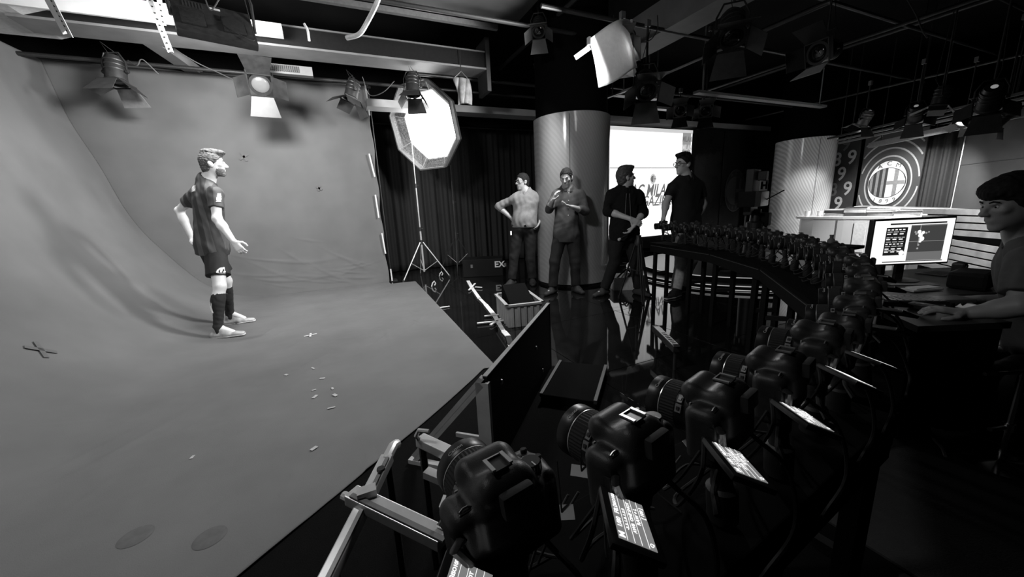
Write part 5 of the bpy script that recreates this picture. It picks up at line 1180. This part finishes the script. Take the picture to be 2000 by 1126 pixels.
# cup on the desk and lit side piece
for k, (px, py) in enumerate(((1612, 412), (1632, 415))):
    o = MB().lathe([(0, .035), (.01, .04), (.10, .045), (.10, .040), (.012, .034)], 16, close=False).build('cup', WHITE, None, True); q = dc + X * (-.85 + .2 * k) + N * .05; o.location = (q[0], q[1], zt); tag(o, ['white cup at the left end of the news desk', 'second white cup beside the book stacks on the news desk'][k], 'cup')
wg = empty('desk_wing', at_d(1770, 430, 10.15) * np.array([1, 1, 0])); tag(wg, 'pale sloping counter behind the lit monitor, right of the books', 'counter')
zw = at_d(1770, 404, 10.15)[2]; MB().prism([(-.70, 0), (.75, 0), (.75, zw - .07), (-.70, zw + .02)], -.2, .2, (0, 0, 0), (X, N, (0, 0, 1))).build('body', M('counter_grey', .38, .3), wg); MB().bar(X * -.72 + np.array([0, 0, zw + .03]), X * .77 + np.array([0, 0, zw - .06]), .44, .02).build('top', M('counter_grey', .38, .3), wg)

# studio camera on a pedestal between the panels and the second column
sc_ = empty('studio_camera', at_d(1476, 420, 6.2) * np.array([1, 1, 0]) + np.array([0, 0, .14])); tag(sc_, 'black studio camera with prompter on a pedestal behind the camera row', 'studio camera')
zc = at_d(1480, 388, 6.2)[2] - .14; F_ = nrm(-CF * .5 - CR * .6); R_ = np.array(frame_from(F_))
MB().lathe([(.06, .12), (.7, .11), (.72, .07), (zc - .14, .06)], 20).build('pedestal', BLACKM, sc_, True)
for k in range(3): a_ = k * 2.094 + .3; MB().bar((0, 0, .07), (.42 * math.cos(a_), .42 * math.sin(a_), .05), .08, .05, bev=.01).build('leg', BLACKM, sc_); MB().lathe([(-.02, .035), (.02, .035)], 12, (.42 * math.cos(a_), .42 * math.sin(a_), .035), (math.sin(a_), -math.cos(a_), 0)).build('wheel', RUBBER, sc_, True)
MB().box((0, 0, zc), (.085, .20, .10), R_, .02).build('camera_body', SATIN, sc_, True); MB().box(R_ @ np.array([.0, .30, .0]) + np.array([0, 0, zc]), (.10, .12, .10), R_, .01).build('lens_hood', BLACK, sc_)
MB().box(CR * -.08 + np.array([0, 0, zc + .09]), (.045, .14, .30), R_, .008).build('prompter_panel', BLACKM, sc_); MB().box(CR * -.14 + np.array([0, 0, zc + .0]), (.008, .012, .38), R_).build('panel_edge', GREYM, sc_)
MB().box(CR * .03 + np.array([0, 0, zc + .30]), (.07, .05, .06), R_, .01).build('viewfinder', BLACKM, sc_); lb = MB().box(CR * .05 - CF * .03 + np.array([0, 0, zc + .18]), (.055, .004, .075), np.array(frame_from(CF))).build('label_plate', OFFW, sc_)
lettering(lb, 'H', .13, CR * .05 - CF * .040 + np.array([0, 0, zc + .17]), CR, FZ, BLACK, 0, .004, .006)
MB().tube([CR * .12 + np.array([0, 0, zc - .02]), CR * .36 + np.array([0, 0, zc + .10])], .008, 6).build('pan_bar', BLACKM, sc_, True); MB().box(CR * .10 + np.array([0, 0, zc - .28]), (.09, .07, .09), R_, .02).build('control_box', BLACK, sc_)
# round stage; its pale trim lines are given a glow to look lit
sg = empty('stage_riser', (5.85, 4.1, 0)); tag(sg, 'low round black stage with thin pale edge lines behind the camera row', 'stage')
for k, (r_, z0, z1) in enumerate(((1.65, 0.0, .07), (1.42, .07, .14))):
    MB().lathe([(z0, r_), (z1, r_)], 96).build('step', SATIN, sg, True)
    for zz_ in ((z0 + .012, z1 - .005) if k == 0 else (z1 - .005,)): MB().tube([(r_ * math.cos(t), r_ * math.sin(t), zz_) for t in np.linspace(0, 2 * math.pi, 97)], .006, 5, False).build('edge_line', EM('edge_line_glow', .38, 1.0), sg)

# ------------------------------------------------------------------ foreground barrier, frame, crate, floor things
PA, PB = np.array([1.302, 2.284, 0]), np.array([.47, 1.385, 0]); pd = nrm(PA - PB); pn = np.array([-pd[1], pd[0], 0])
bp = empty('floor_panel', PB); tag(bp, 'low black panel standing on the floor at the corner of the grey cloth', 'panel')
Lp = np.linalg.norm(PA - PB); RP = np.stack([pd, pn, np.array([0, 0, 1.0])], 1)
MB().box(pd * Lp / 2 + np.array([0, 0, .25]), (Lp / 2, .010, .25), RP).build('board', M('panel_black', .004, .8, spec=.15), bp)
MB().box(pd * Lp / 2 + np.array([0, 0, .5025]), (Lp / 2, .011, .0025), RP).build('edge_highlight', M('panel_edge', .16, .5), bp)  # grey strip painted in for the highlight along the top edge
MB().box(pd * (Lp + .008) + np.array([0, 0, .25]), (.008, .012, .25), RP).build('end_post', M('panel_edge_dark', .06, .5), bp)
for (u, z) in ((.16, .40), (.95, .10), (.8, .32)): MB().lathe([(0, .014), (.006, .012)], 12, pd * u - pn * .012 + np.array([0, 0, z]), -pn).build('bolt', GREYM, bp, True)
BRM = M('brace_grey', .30, .6, var=.2, scale=8)
tp_, bt_, ft_ = np.array([0, 0, .495]) + pn * .012, pn * .012, pn * .40
MB().bar(tp_ - np.array([0, 0, .02]), bt_ + np.array([0, 0, .02]), .025, .06, up=pn).build('brace_upright', BRM, bp)
for k in (0, 1): MB().bar(tp_ + np.array([0, 0, -.03 * k]) - pn * .0, ft_ + np.array([0, 0, .045 - .03 * k]), .025, .022, up=(0, 0, 1)).build('brace_slope', BRM, bp)
MB().bar(bt_ + np.array([0, 0, .012]), ft_ + pn * .03 + np.array([0, 0, .012]), .03, .024).build('brace_foot', BRM, bp)
MB().bar(bt_ + np.array([0, 0, .20]), pn * .16 + np.array([0, 0, .20]), .012, .02).build('brace_tie', BRM, bp)
# flat black case beside it
cs = empty('flat_case', at_z(1175, 762, 0)); tag(cs, 'flat black case on the floor right of the low black panel', 'case')
e1 = nrm(at_z(1190, 724, 0) - at_z(1170, 800, 0)); e2 = np.cross((0, 0, 1.0), e1); RC = np.stack([e1, e2, np.array([0, 0, 1.0])], 1)
MB().box((e2 * .17) + np.array([0, 0, .03]), (.26, .17, .03), RC, .006).build('case_body', M('very_black', .003, .9, spec=.05), cs)
for q in (0.004, .335): MB().box(e2 * q + np.array([0, 0, .056]), (.262, .010, .012), RC).build('edge_strip', M('case_edge', .02, .6), cs)

# aluminium frame at the bottom
al = empty('aluminium_frame', at_z(712, 972, .48) * np.array([1, 1, 0])); tag(al, 'bare aluminium frame of square bars at the bottom, before the first camera', 'frame'); ac = np.array(al.location)
q = lambda px, py, z: at_z(px, py, z) - ac
MB().bar(q(757, 893, .52), q(632, 1145, .47), .034, .026, bev=.003).build('long_bar', ALU, al); MB().bar(q(757, 893, .536), q(632, 1145, .486), .010, .006).build('long_bar_groove', GREYM, al)
MB().tube([q(754, 898, .52), q(768, 870, .53), q(775, 866, .52)], .014, 10).build('bar_end', ALU, al, True)
MB().bar(q(686, 966, .515), q(868, 1054, .50), .042, .030, bev=.003).build('cross_bar', ALU, al); MB().bar(q(686, 966, .533), q(868, 1054, .518), .012, .005).build('cross_bar_groove', GREYM, al); MB().tube([q(671, 967, .50), q(690, 976, .50)], .011, 10).build('bar_end', ALU, al, True)
MB().bar(q(820, 858, .50), q(905, 898, .49), .036, .03, bev=.003).build('rear_bar', ALU, al); MB().tube([q(822, 862, .50), q(813, 850, .53), q(818, 840, .55), q(838, 842, .55)], .007, 8).build('hook', ALU, al, True)
MB().bar(q(832, 922, .44), q(900, 950, .43), .028, .022).build('lower_bar', ALU, al)
MB().lathe([(0, .011), (.006, .010)], 12, q(744, 917, .535), (0, 0, 1)).build('bolt', SATIN, al, True); MB().box(q(717, 965, .53), (.022, .014, .016)).build('joint_block', ALU, al)
for p in ((650, 1110, .47), (756, 896, .50), (866, 1052, .49), (824, 862, .49)):
    e = q(*p); MB().tube([e, np.array([e[0], e[1], 0])], .012, 8).build('leg', BLACKM, al, True)
kn = empty('lever_handle', q(858, 1030, .52) + ac); tag(kn, 'small black lever clamped on the aluminium cross bar', 'lever'); MB().tube([(0, 0, 0), (.03, .02, .01), (.07, .04, .02)], [.009, .006, .005], 8).build('arm', SATIN, kn, True); MB().box((.02, .035, .03), (.004, .014, .004), np.array(frame_from((.5, .6, .3)))).build('pin', PAPER, kn)

# crate with gear
F0, F1, F3 = at_z(989, 597, .24), at_z(1062, 589, .24), at_z(973, 566, .24)
X = F1 - F0; w = np.linalg.norm(X); X = nrm(X); Yc = np.cross((0, 0, 1.0), X); cen = (F0 + F1) / 2 * np.array([1, 1, 0]) + Yc * .29
cr = empty('storage_crate', cen); tag(cr, 'grey ribbed plastic crate on the floor behind the low panel', 'crate'); RC = np.stack([X, Yc, np.array([0, 0, 1.0])], 1)
CRM = M('crate_grey', .28, .6, var=.1, scale=6); hw, hd_ = w / 2 - .02, .27
for sx, sy, hx, hy in ((0, -1, hw, .006), (0, 1, hw, .006), (-1, 0, .006, hd_), (1, 0, .006, hd_)): MB().box(X * sx * hw + Yc * sy * hd_ + np.array([0, 0, .12]), (hx, hy, .118), RC).build('wall', CRM, cr)
MB().box((0, 0, .006), (hw, hd_, .006), RC).build('bottom', CRM, cr)
for sx, sy, hx, hy in ((0, -1, hw + .03, .018), (0, 1, hw + .03, .018), (-1, 0, .018, hd_ + .03), (1, 0, .018, hd_ + .03)): MB().box(X * sx * (hw + .012) + Yc * sy * (hd_ + .012) + np.array([0, 0, .235]), (hx, hy, .010), RC).build('rim', CRM, cr)
for k in range(5): MB().box(X * (-hw + .04 + k * (2 * hw - .08) / 4) - Yc * (hd_ + .010) + np.array([0, 0, .11]), (.014, .008, .105), RC).build('rib', CRM, cr)
for k in range(6): 
    for s_ in (-1, 1): MB().box(X * s_ * (hw + .010) + Yc * (-hd_ + .06 + k * .085) + np.array([0, 0, .11]), (.008, .014, .105), RC).build('rib', CRM, cr)
bx_ = empty('black_box', cen + np.array([0, 0, .0])); tag(bx_, 'black slanting equipment box lying inside the grey crate', 'box')
MB().prism([(-.23, .03), (.22, .03), (.22, .20), (-.17, .36), (-.23, .33)], -.13, .13, (0, 0, 0), (Yc * -1, X, (0, 0, 1))).build('body', M('very_black', .003, .9, spec=.05), bx_); MB().box(-Yc * -.16 + np.array([0, 0, .30]), (.05, .012, .01), RC).build('handle', GREYM, bx_)
# white taped cable run on the floor with cross pieces
tr_ = empty('white_tape_run', at_z(960, 612, 0)); c0 = np.array(tr_.location); tag(tr_, 'long white strip with short cross pieces lying on the black floor left of the crate', 'tape strip')
TW = M('tape_white', .62, .6, var=.2, scale=15); pts = [at_z(*p, .012) - c0 for p in ((914, 548), (922, 562), (936, 582), (948, 594), (966, 616), (975, 632), (984, 647), (992, 656))]
for k in range(len(pts) - 1): MB().bar(pts[k], pts[k + 1] + (pts[k + 1] - pts[k]) * .06, .055 - .006 * (k % 3), .012, bev=.004).build('strip', TW, tr_)
MB().bar(pts[-1], at_z(998, 674, .012) - c0, .05, .012).build('strip_dark', SATIN, tr_); MB().bar(at_z(997, 672, .012) - c0, at_z(1002, 682, .012) - c0, .05, .012).build('strip', TW, tr_)
for (p0, p1) in (((946, 617), (988, 612)), ((932, 631), (992, 624)), ((916, 566), (928, 553)), ((928, 560), (941, 561)), ((958, 634), (978, 622))): MB().bar(at_z(*p0, .022) - c0, at_z(*p1, .022) - c0, .026, .010).build('cross_strip', TW, tr_)
o = MB().bar((-.06, 0, 0), (.06, 0, 0), .03, .003).build('floor_tape', TW); c = at_z(869, 599, 0); o.location = (c[0], c[1], .0025); tag(o, 'short white tape mark on the black floor beside the cloth edge', 'tape mark')
# pale bits on the floor by the stands
for k, (px, py, lab) in enumerate(((858, 540, 'little white clip standing on the floor below the softbox stand'), (843, 560, 'small white clamp lying by the cloth corner'))):
    c = at_z(px, py, 0); o = MB().tube([(0, 0, .005), (.02, 0, .06), (.05, 0, .09), (.07, 0, .05), (.05, 0, .02)], .010, 8).build('clamp', OFFW, None, True); o.location = tuple(c); tag(o, lab, 'clamp')
# dark flight cases in the gloom with EX lettering
fc = empty('flight_case', at_z(955, 540, 0)); tag(fc, 'black flight case with white EX lettering in the dark behind the stands', 'case')
MB().box((0, .25, .16), (.36, .2, .16), np.array(frame_from(CF)), .01).build('case_body', BLACK, fc); lettering(fc, 'EX', .15, CR * .20 - CF * -.02 + np.array([0, 0, .21]) , CR, FZ, WHITE, 0, .004, .004)
for s_ in (-1, 1): MB().box(CR * .3 * s_ + CF * .03 + np.array([0, 0, .2]), (.02, .012, .03), np.array(frame_from(CF))).build('latch', GREYM, fc)
# open bag with things behind the man in the jacket
bgc = at_z(1222, 566, 0) + CF * .16 + CR * .06; bg = empty('open_box', bgc); tag(bg, 'pale open box of cables on the floor behind the man in the jacket', 'box'); Rb = np.array(frame_from(CF))
for dx, dy, hx, hy in ((0, -.16, .22, .006), (0, .16, .22, .006), (-.22, 0, .006, .16), (.22, 0, .006, .16)): MB().box(CR * dx + CF * dy + np.array([0, 0, .09]), (hx, hy, .09), Rb).build('side', OFFW, bg)
MB().box((0, 0, .005), (.22, .16, .005), Rb).build('bottom', OFFW, bg)
for k in range(5): MB().tube(catmull(np.array([CR * (-.18 + .08 * k) + np.array([0, 0, .10]), CR * (-.1 + .07 * k) - CF * .08 + np.array([0, 0, .22 + .03 * (k % 2)]), CR * (.02 + .04 * k) + CF * .05 + np.array([0, 0, .25]), CR * .14 + CF * (.03 * k - .06) + np.array([0, 0, .10])]), 14), .012, 7).build('cable_coil', [RUBBER, WHITE][k % 2], bg, True)
MB().box(CR * .10 + np.array([0, 0, .26]), (.04, .03, .06), Rb, .008).build('white_pack', WHITE, bg)
# label stick leaning by the tripod
a_, b_ = at_f(1279, 640, 2.85), at_f(1322, 682, 2.45); mid = (a_ + b_) / 2; ls = empty('label_tube', b_ * np.array([1, 1, 0])); tag(ls, 'slanting square tube with a white printed label in front of the tripod', 'tube'); lc = np.array(ls.location)
MB().bar(a_ - lc, b_ - lc, .05, .05, bev=.004).build('tube', SATIN, ls); ld = nrm(b_ - a_); lu = nrm(np.cross(np.cross(ld, (0, 0, 1.0)), ld)); MB().bar(a_ - lc + lu * .026 + ld * .03, b_ - lc + lu * .026 - ld * .03, .044, .002, up=lu).build('label_strip', OFFW, ls)
for k in range(9): MB().bar(a_ - lc + lu * .0275 + ld * (.16 + .03 * k), a_ - lc + lu * .0275 + ld * (.175 + .03 * k), .030, .0008, up=lu).build('print_mark', BLACK, ls)
e = a_ - lc + ld * .02; MB().tube([e, np.array([e[0] + .02, e[1], 0])], .012, 8).build('leg', BLACKM, ls, True); e = b_ - lc - ld * .02; MB().tube([e, np.array([e[0], e[1], 0])], .012, 8).build('leg', BLACKM, ls, True)

# ------------------------------------------------------------------ operator's desk
ZD = .60; od = empty('work_desk', CR * 2.2 + CF * 2.0); tag(od, 'dark L-shaped work desk under the lit monitor', 'desk')
dl = lambda u, f_, z=0.0: CR * (u - 2.2) + CF * (f_ - 2.0) + np.array([0, 0, z])
shp = [(1.80, 1.55), (2.22, 1.55), (2.22, 2.02), (3.4, 2.02), (3.4, 2.75), (2.14, 2.75), (2.04, 2.3)]
n = len(shp); MB().add([dl(u, f_, z) for z in (ZD - .03, ZD) for u, f_ in shp], [tuple(range(n))[::-1], tuple(range(n, 2 * n))] + [(i, (i + 1) % n, (i + 1) % n + n, i + n) for i in range(n)]).build('desk_top', M('desk_dark', .05, .4, var=.3, scale=4), od)
for u, f_ in ((1.86, 1.61), (2.18, 1.61), (3.34, 2.08), (3.34, 2.69), (2.2, 2.69)): MB().bar(dl(u, f_, 0), dl(u, f_, ZD - .03), .04, .04, up=(0, 1, 0)).build('leg', BLACKM, od)
for (a_, b_) in (((1.82, 1.57), (2.20, 1.57)), ((1.82, 1.57), (2.02, 2.28)), ((2.22, 1.60), (2.22, 2.0))): MB().bar(dl(*a_, (ZD - .03) / 2 + .01), dl(*b_, (ZD - .03) / 2 + .01), .018, ZD - .06).build('under_desk_blackout', M('very_black', .003, .9, spec=.05), od)  # black boards added under the desk to hide legs and floor reflections
# monitor
fm = 2.35; C0, C1, C2, C3 = at_f(1702, 514, fm), at_f(1853, 514, fm), at_f(1861, 426, fm), at_f(1706, 430, fm)
mc = (C0 + C1 + C2 + C3) / 4; mw, mh = .245, .139; Xm, Zm = nrm(CR + CF * -.03), nrm(np.array([0, 0, 1.0]) - CF * .0); Nm = np.cross(Xm, Zm)
mo = empty('monitor', mc * np.array([1, 1, 0]) + np.array([0, 0, ZD])); tag(mo, 'lit computer monitor on the desk showing editing software', 'monitor'); cz_ = mc[2] - ZD; RM = np.stack([Xm, -Nm, Zm], 1)
MB().box(-Nm * .018 + np.array([0, 0, cz_]), (mw + .010, .018, mh + .012), RM, .006).build('bezel', SATIN, mo)
MB().lathe([(0, .11), (.012, .11), (.016, .03)], 24, -Nm * .06).build('stand_foot', SATIN, mo, True); MB().bar(-Nm * .05 + np.array([0, 0, .01]), -Nm * .05 + np.array([0, 0, cz_]), .05, .02, up=Nm).build('stand_neck', SATIN, mo)
sw_ = EM('monitor_white', 1.0, 1.1); sd = EM('monitor_dark', .012, 1.0); sg_ = EM('monitor_grey', .055, 1.0); sl = EM('monitor_light', .16, 1.0); sm_ = EM('monitor_mid', .35, 1.0)
sc0 = MB().box(Nm * .0005 + np.array([0, 0, cz_]), (mw, .0008, mh), RM).build('screen', sw_, mo)
def ui(nm, x0, x1, z0, z1, m, lay=1): MB().box(Xm * ((x0 + x1) / 2 * 2 - 1) * mw + Zm * ((z0 + z1) / 2 * 2 - 1) * mh + Nm * (.0015 + .0006 * lay) + np.array([0, 0, cz_]), (abs(x1 - x0) * mw, .0003, abs(z1 - z0) * mh), RM).build(nm, m, sc0)
ui('picture_view', .46, .91, .06, .88, sg_); ui('picture_floor', .46, .91, .06, .26, sl, 2); ui('title_bar', .19, .90, .90, .935, sd); ui('side_panel', .15, .42, .20, .84, sd); ui('status_bar', .16, .93, .035, .055, sd); ui('guide_line', .46, .91, .50, .507, sm_, 3); ui('guide_line', .575, .582, .42, .88, sm_, 3); ui('guide_line', .46, .91, .86, .866, sm_, 3)
for k, z in enumerate((.78, .73, .68, .60, .56, .50, .45, .40, .34, .30, .27)):
    for j in range(3 if k % 3 else 5):
        nn_ = 3 if k % 3 else 5; x0 = .165 + j * (.24 / nn_); ui('menu_item', x0, x0 + .24 / nn_ * (.8 if k % 2 else .6), z, z + .022, sw_ if k % 2 == 0 else sm_, 2)
MB().lathe([(0, .016), (.0008, .016)], 20, Xm * (.385 * 2 - 1) * mw + Zm * (.25 * 2 - 1) * mh + Nm * .0028 + np.array([0, 0, cz_]), Nm).build('round_button', sw_, sc0)
for (x, z, r_) in ((.57, .72, .012), (.62, .70, .010), (.59, .64, .014), (.615, .56, .015), (.60, .50, .008), (.585, .42, .006), (.58, .34, .006), (.535, .68, .007), (.52, .72, .006), (.66, .69, .006), (.69, .71, .005)):
    MB().lathe([(0, r_), (.0005, r_)], 12, Xm * (x * 2 - 1) * mw + Zm * (z * 2 - 1) * mh + Nm * .0034 + np.array([0, 0, cz_]), Nm).build('picture_figure', sw_ if r_ > .007 else sm_, sc0)
# things on the desk
def desk_thing(name, px, py, hs, rot, mat, label, cat, lift=0.0, fmat=None, screen=False):
    c = at_z(px, py, ZD + .003 + lift); o = empty(name, c); tag(o, label, cat, 'things on the work desk')
    R_ = np.array(Matrix.Rotation(rot, 3, 'Z')) @ np.stack([CR, CF, np.array([0, 0, 1.0])], 1); b = MB().box((0, 0, hs[2]), hs, R_, min(hs) * .4).build('body', mat, o)
    return o, R_
o, R_ = desk_thing('paper_sheet', 1832, 533, (.105, .075, .001), .3, PAPER, 'white printed sheet lying on the desk right of the monitor foot', 'paper'); MB().box((0, 0, .0025), (.08, .05, .0003), R_).build('print', M('print_grey', .4, .8), o)
desk_thing('paper_sheet', 1770, 552, (.13, .07, .001), -.2, M('kraft_paper', .30, .8), 'grey sheet in the middle of the desk', 'paper'); o, R_ = desk_thing('paper_pad', 1800, 566, (.10, .035, .006), .1, PAPER, 'small stack of white slips on the desk', 'paper'); MB().box((.01, 0, .015), (.08, .03, .003), R_).build('top_slip', PAPER, o)
o, R_ = desk_thing('keyboard', 1745, 588, (.20, .065, .009), -.25, SATIN, 'black keyboard in front of the monitor', 'keyboard')
for r_ in range(4):
    for k in range(13): MB().box(R_ @ np.array([-.18 + .03 * k, -.045 + .03 * r_, .0185]), (.012, .012, .002), R_).build('key', M('key_black', .03, .35), o)
o, R_ = desk_thing('laptop', 1826, 588, (.15, .05, .010), -.1, M('laptop_grey', .12, .4), 'closed grey device lying beside the operator\'s hand', 'device')
o, R_ = desk_thing('mouse', 1800, 603, (.03, .045, .014), .4, BLACKM, 'small black mouse with a bright glint near the operator\'s hand', 'mouse'); MB().box((0, 0, .028), (.004, .01, .002), R_).build('wheel', CHROME, o)
o, R_ = desk_thing('speaker', 1700, 540, (.055, .05, .085), .1, BLACKM, 'small black desk speaker left of the monitor foot', 'speaker'); MB().lathe([(0, .026), (.005, .022), (.002, .005)], 16, R_ @ np.array([0, -.051, .10]), -R_[:, 1]).build('cone', GREYM, o, True); MB().lathe([(0, .012), (.004, .010)], 12, R_ @ np.array([0, -.051, .05]), -R_[:, 1]).build('tweeter', GREYM, o, True)
o, R_ = desk_thing('test_meter', 1868, 548, (.035, .03, .06), .5, BLACKM, 'dark box with two pale squares at the right of the desk', 'device'); MB().box(R_ @ np.array([0, -.0315, .085]), (.022, .001, .02), R_).build('pale_square', M('meter_grey', .25, .5), o); MB().box(R_ @ np.array([0, -.0315, .035]), (.028, .001, .024), R_).build('pale_square', M('meter_grey', .25, .5), o)
desk_thing('equipment_box', 1895, 560, (.12, .08, .05), .5, BLACK, 'black box before the operator\'s chest', 'box')
# bottle and tray silhouettes by the news desk
ZS = at_f(1622, 479, 3.05)[2]; bq = at_f(1622, 479, 3.05)
bt = MB().lathe([(0, .026), (.045, .026), (.062, .012), (.075, .012), (.078, .014), (.088, .014)], 16).build('bottle', M('bottle_grey', .20, .3), None, True); bt.location = (bq[0], bq[1], ZS); tag(bt, 'small grey bottle standing beyond the bend of the camera row', 'bottle')
tb = empty('side_table', (bq[0], bq[1], 0)); tag(tb, 'small dark table under the bottle beyond the camera row', 'table'); MB().box((0, .0, ZS - .012), (.16, .16, .012)).build('table_top', BLACK, tb); MB().tube([(0, 0, 0), (0, 0, ZS - .02)], .02, 8).build('leg', BLACKM, tb, True); MB().lathe([(0, .14), (.015, .13)], 20).build('foot', BLACKM, tb, True)
# chair of the operator and chrome stand
hp = J5['hip']; ch = empty('chair', (hp[0], hp[1], 0)); tag(ch, 'dark low chair under the operator at the right edge', 'chair'); Rb = np.array(frame_from(-CR)); sh_ = max(.14, hp[2] - .16)
MB().box((0, 0, sh_ - .02), (.21, .21, .02), Rb, .012).build('seat', BLACK, ch); MB().bar(CR * .24 + np.array([0, 0, sh_ + .10]), CR * .27 + np.array([0, 0, sh_ + .50]), .36, .03, up=CR).build('backrest', BLACK, ch)
for s_ in (-1, 1): MB().bar(CR * .22 + CF * .16 * s_ + np.array([0, 0, 0]), CR * .25 + CF * .16 * s_ + np.array([0, 0, sh_ + .3]), .02, .02, up=(0, 1, 0)).build('leg', BLACKM, ch); MB().bar(-CR * .18 + CF * .17 * s_, -CR * .17 + CF * .16 * s_ + np.array([0, 0, sh_ - .03]), .02, .02, up=(0, 1, 0)).build('leg', BLACKM, ch)
cs_ = empty('chrome_stand', at_z(1950, 905, 0)); tag(cs_, 'chrome pole stand on a round foot at the lower right', 'stand')
top = at_f(1968, 728, 1.40)[2]; MB().lathe([(0, .13), (.012, .13), (.02, .03), (.03, .014), (top, .012)], 32).build('pole_and_foot', CHROME, cs_, True)
MB().lathe([(top * .38, .02), (top * .46, .02)], 16).build('collar', CHROME, cs_, True); MB().tube([-CR * .16 + np.array([0, 0, top]), CR * .25 + np.array([0, 0, top])], .008, 8).build('top_bar', CHROME, cs_, True); MB().tube([(0, 0, top * .42), -CR * .08 + np.array([0, 0, top * .40])], .010, 8).build('lever', CHROME, cs_, True)
bkt = empty('paper_basket', at_z(1835, 850, 0) + CF * .06); tag(bkt, 'dim pale basin on the floor behind the chrome stand', 'basin'); MB().lathe([(0, .10), (.06, .15), (.075, .155), (.07, .145), (.012, .095)], 28, close=False).build('bowl', M('basin_grey', .16, .5), bkt, True); MB().tube([(.15 * math.cos(t), .15 * math.sin(t), .075) for t in np.linspace(0, 6.283, 25)], .006, 6, False).build('rim', GREYM, bkt, True)
cable([at_z(1818, 800, .02), at_z(1808, 830, .012), at_z(1825, 858, .012), at_z(1840, 875, .012), at_z(1846, 890, .012)], .006, 'thin pale cable curling on the floor at the lower right', M('cable_pale', .35, .4), None)
mat_ = MB().box((0, 0, .004), (.55, 1.3, .004)).build('floor_mat', M('mat_dark', .022, .9, bump=.3, bscale=200)); q = at_z(1880, 1010, 0); mat_.location = (q[0] + .1, q[1] - .55, 0); mat_.rotation_euler = (0, 0, 0); tag(mat_, 'dull dark mat on the floor at the bottom right', 'mat')
st_ = MB().bar(at_f(1525, 786, .72) - at_f(1575, 806, .72), at_f(1625, 826, .72) - at_f(1575, 806, .72), .022, .004).build('ruler', M('ruler_grey', .13, .5)); q = at_f(1575, 806, .72); st_.location = tuple(q); tag(st_, 'grey flat strip lying across the dark rail under the near cameras', 'strip')
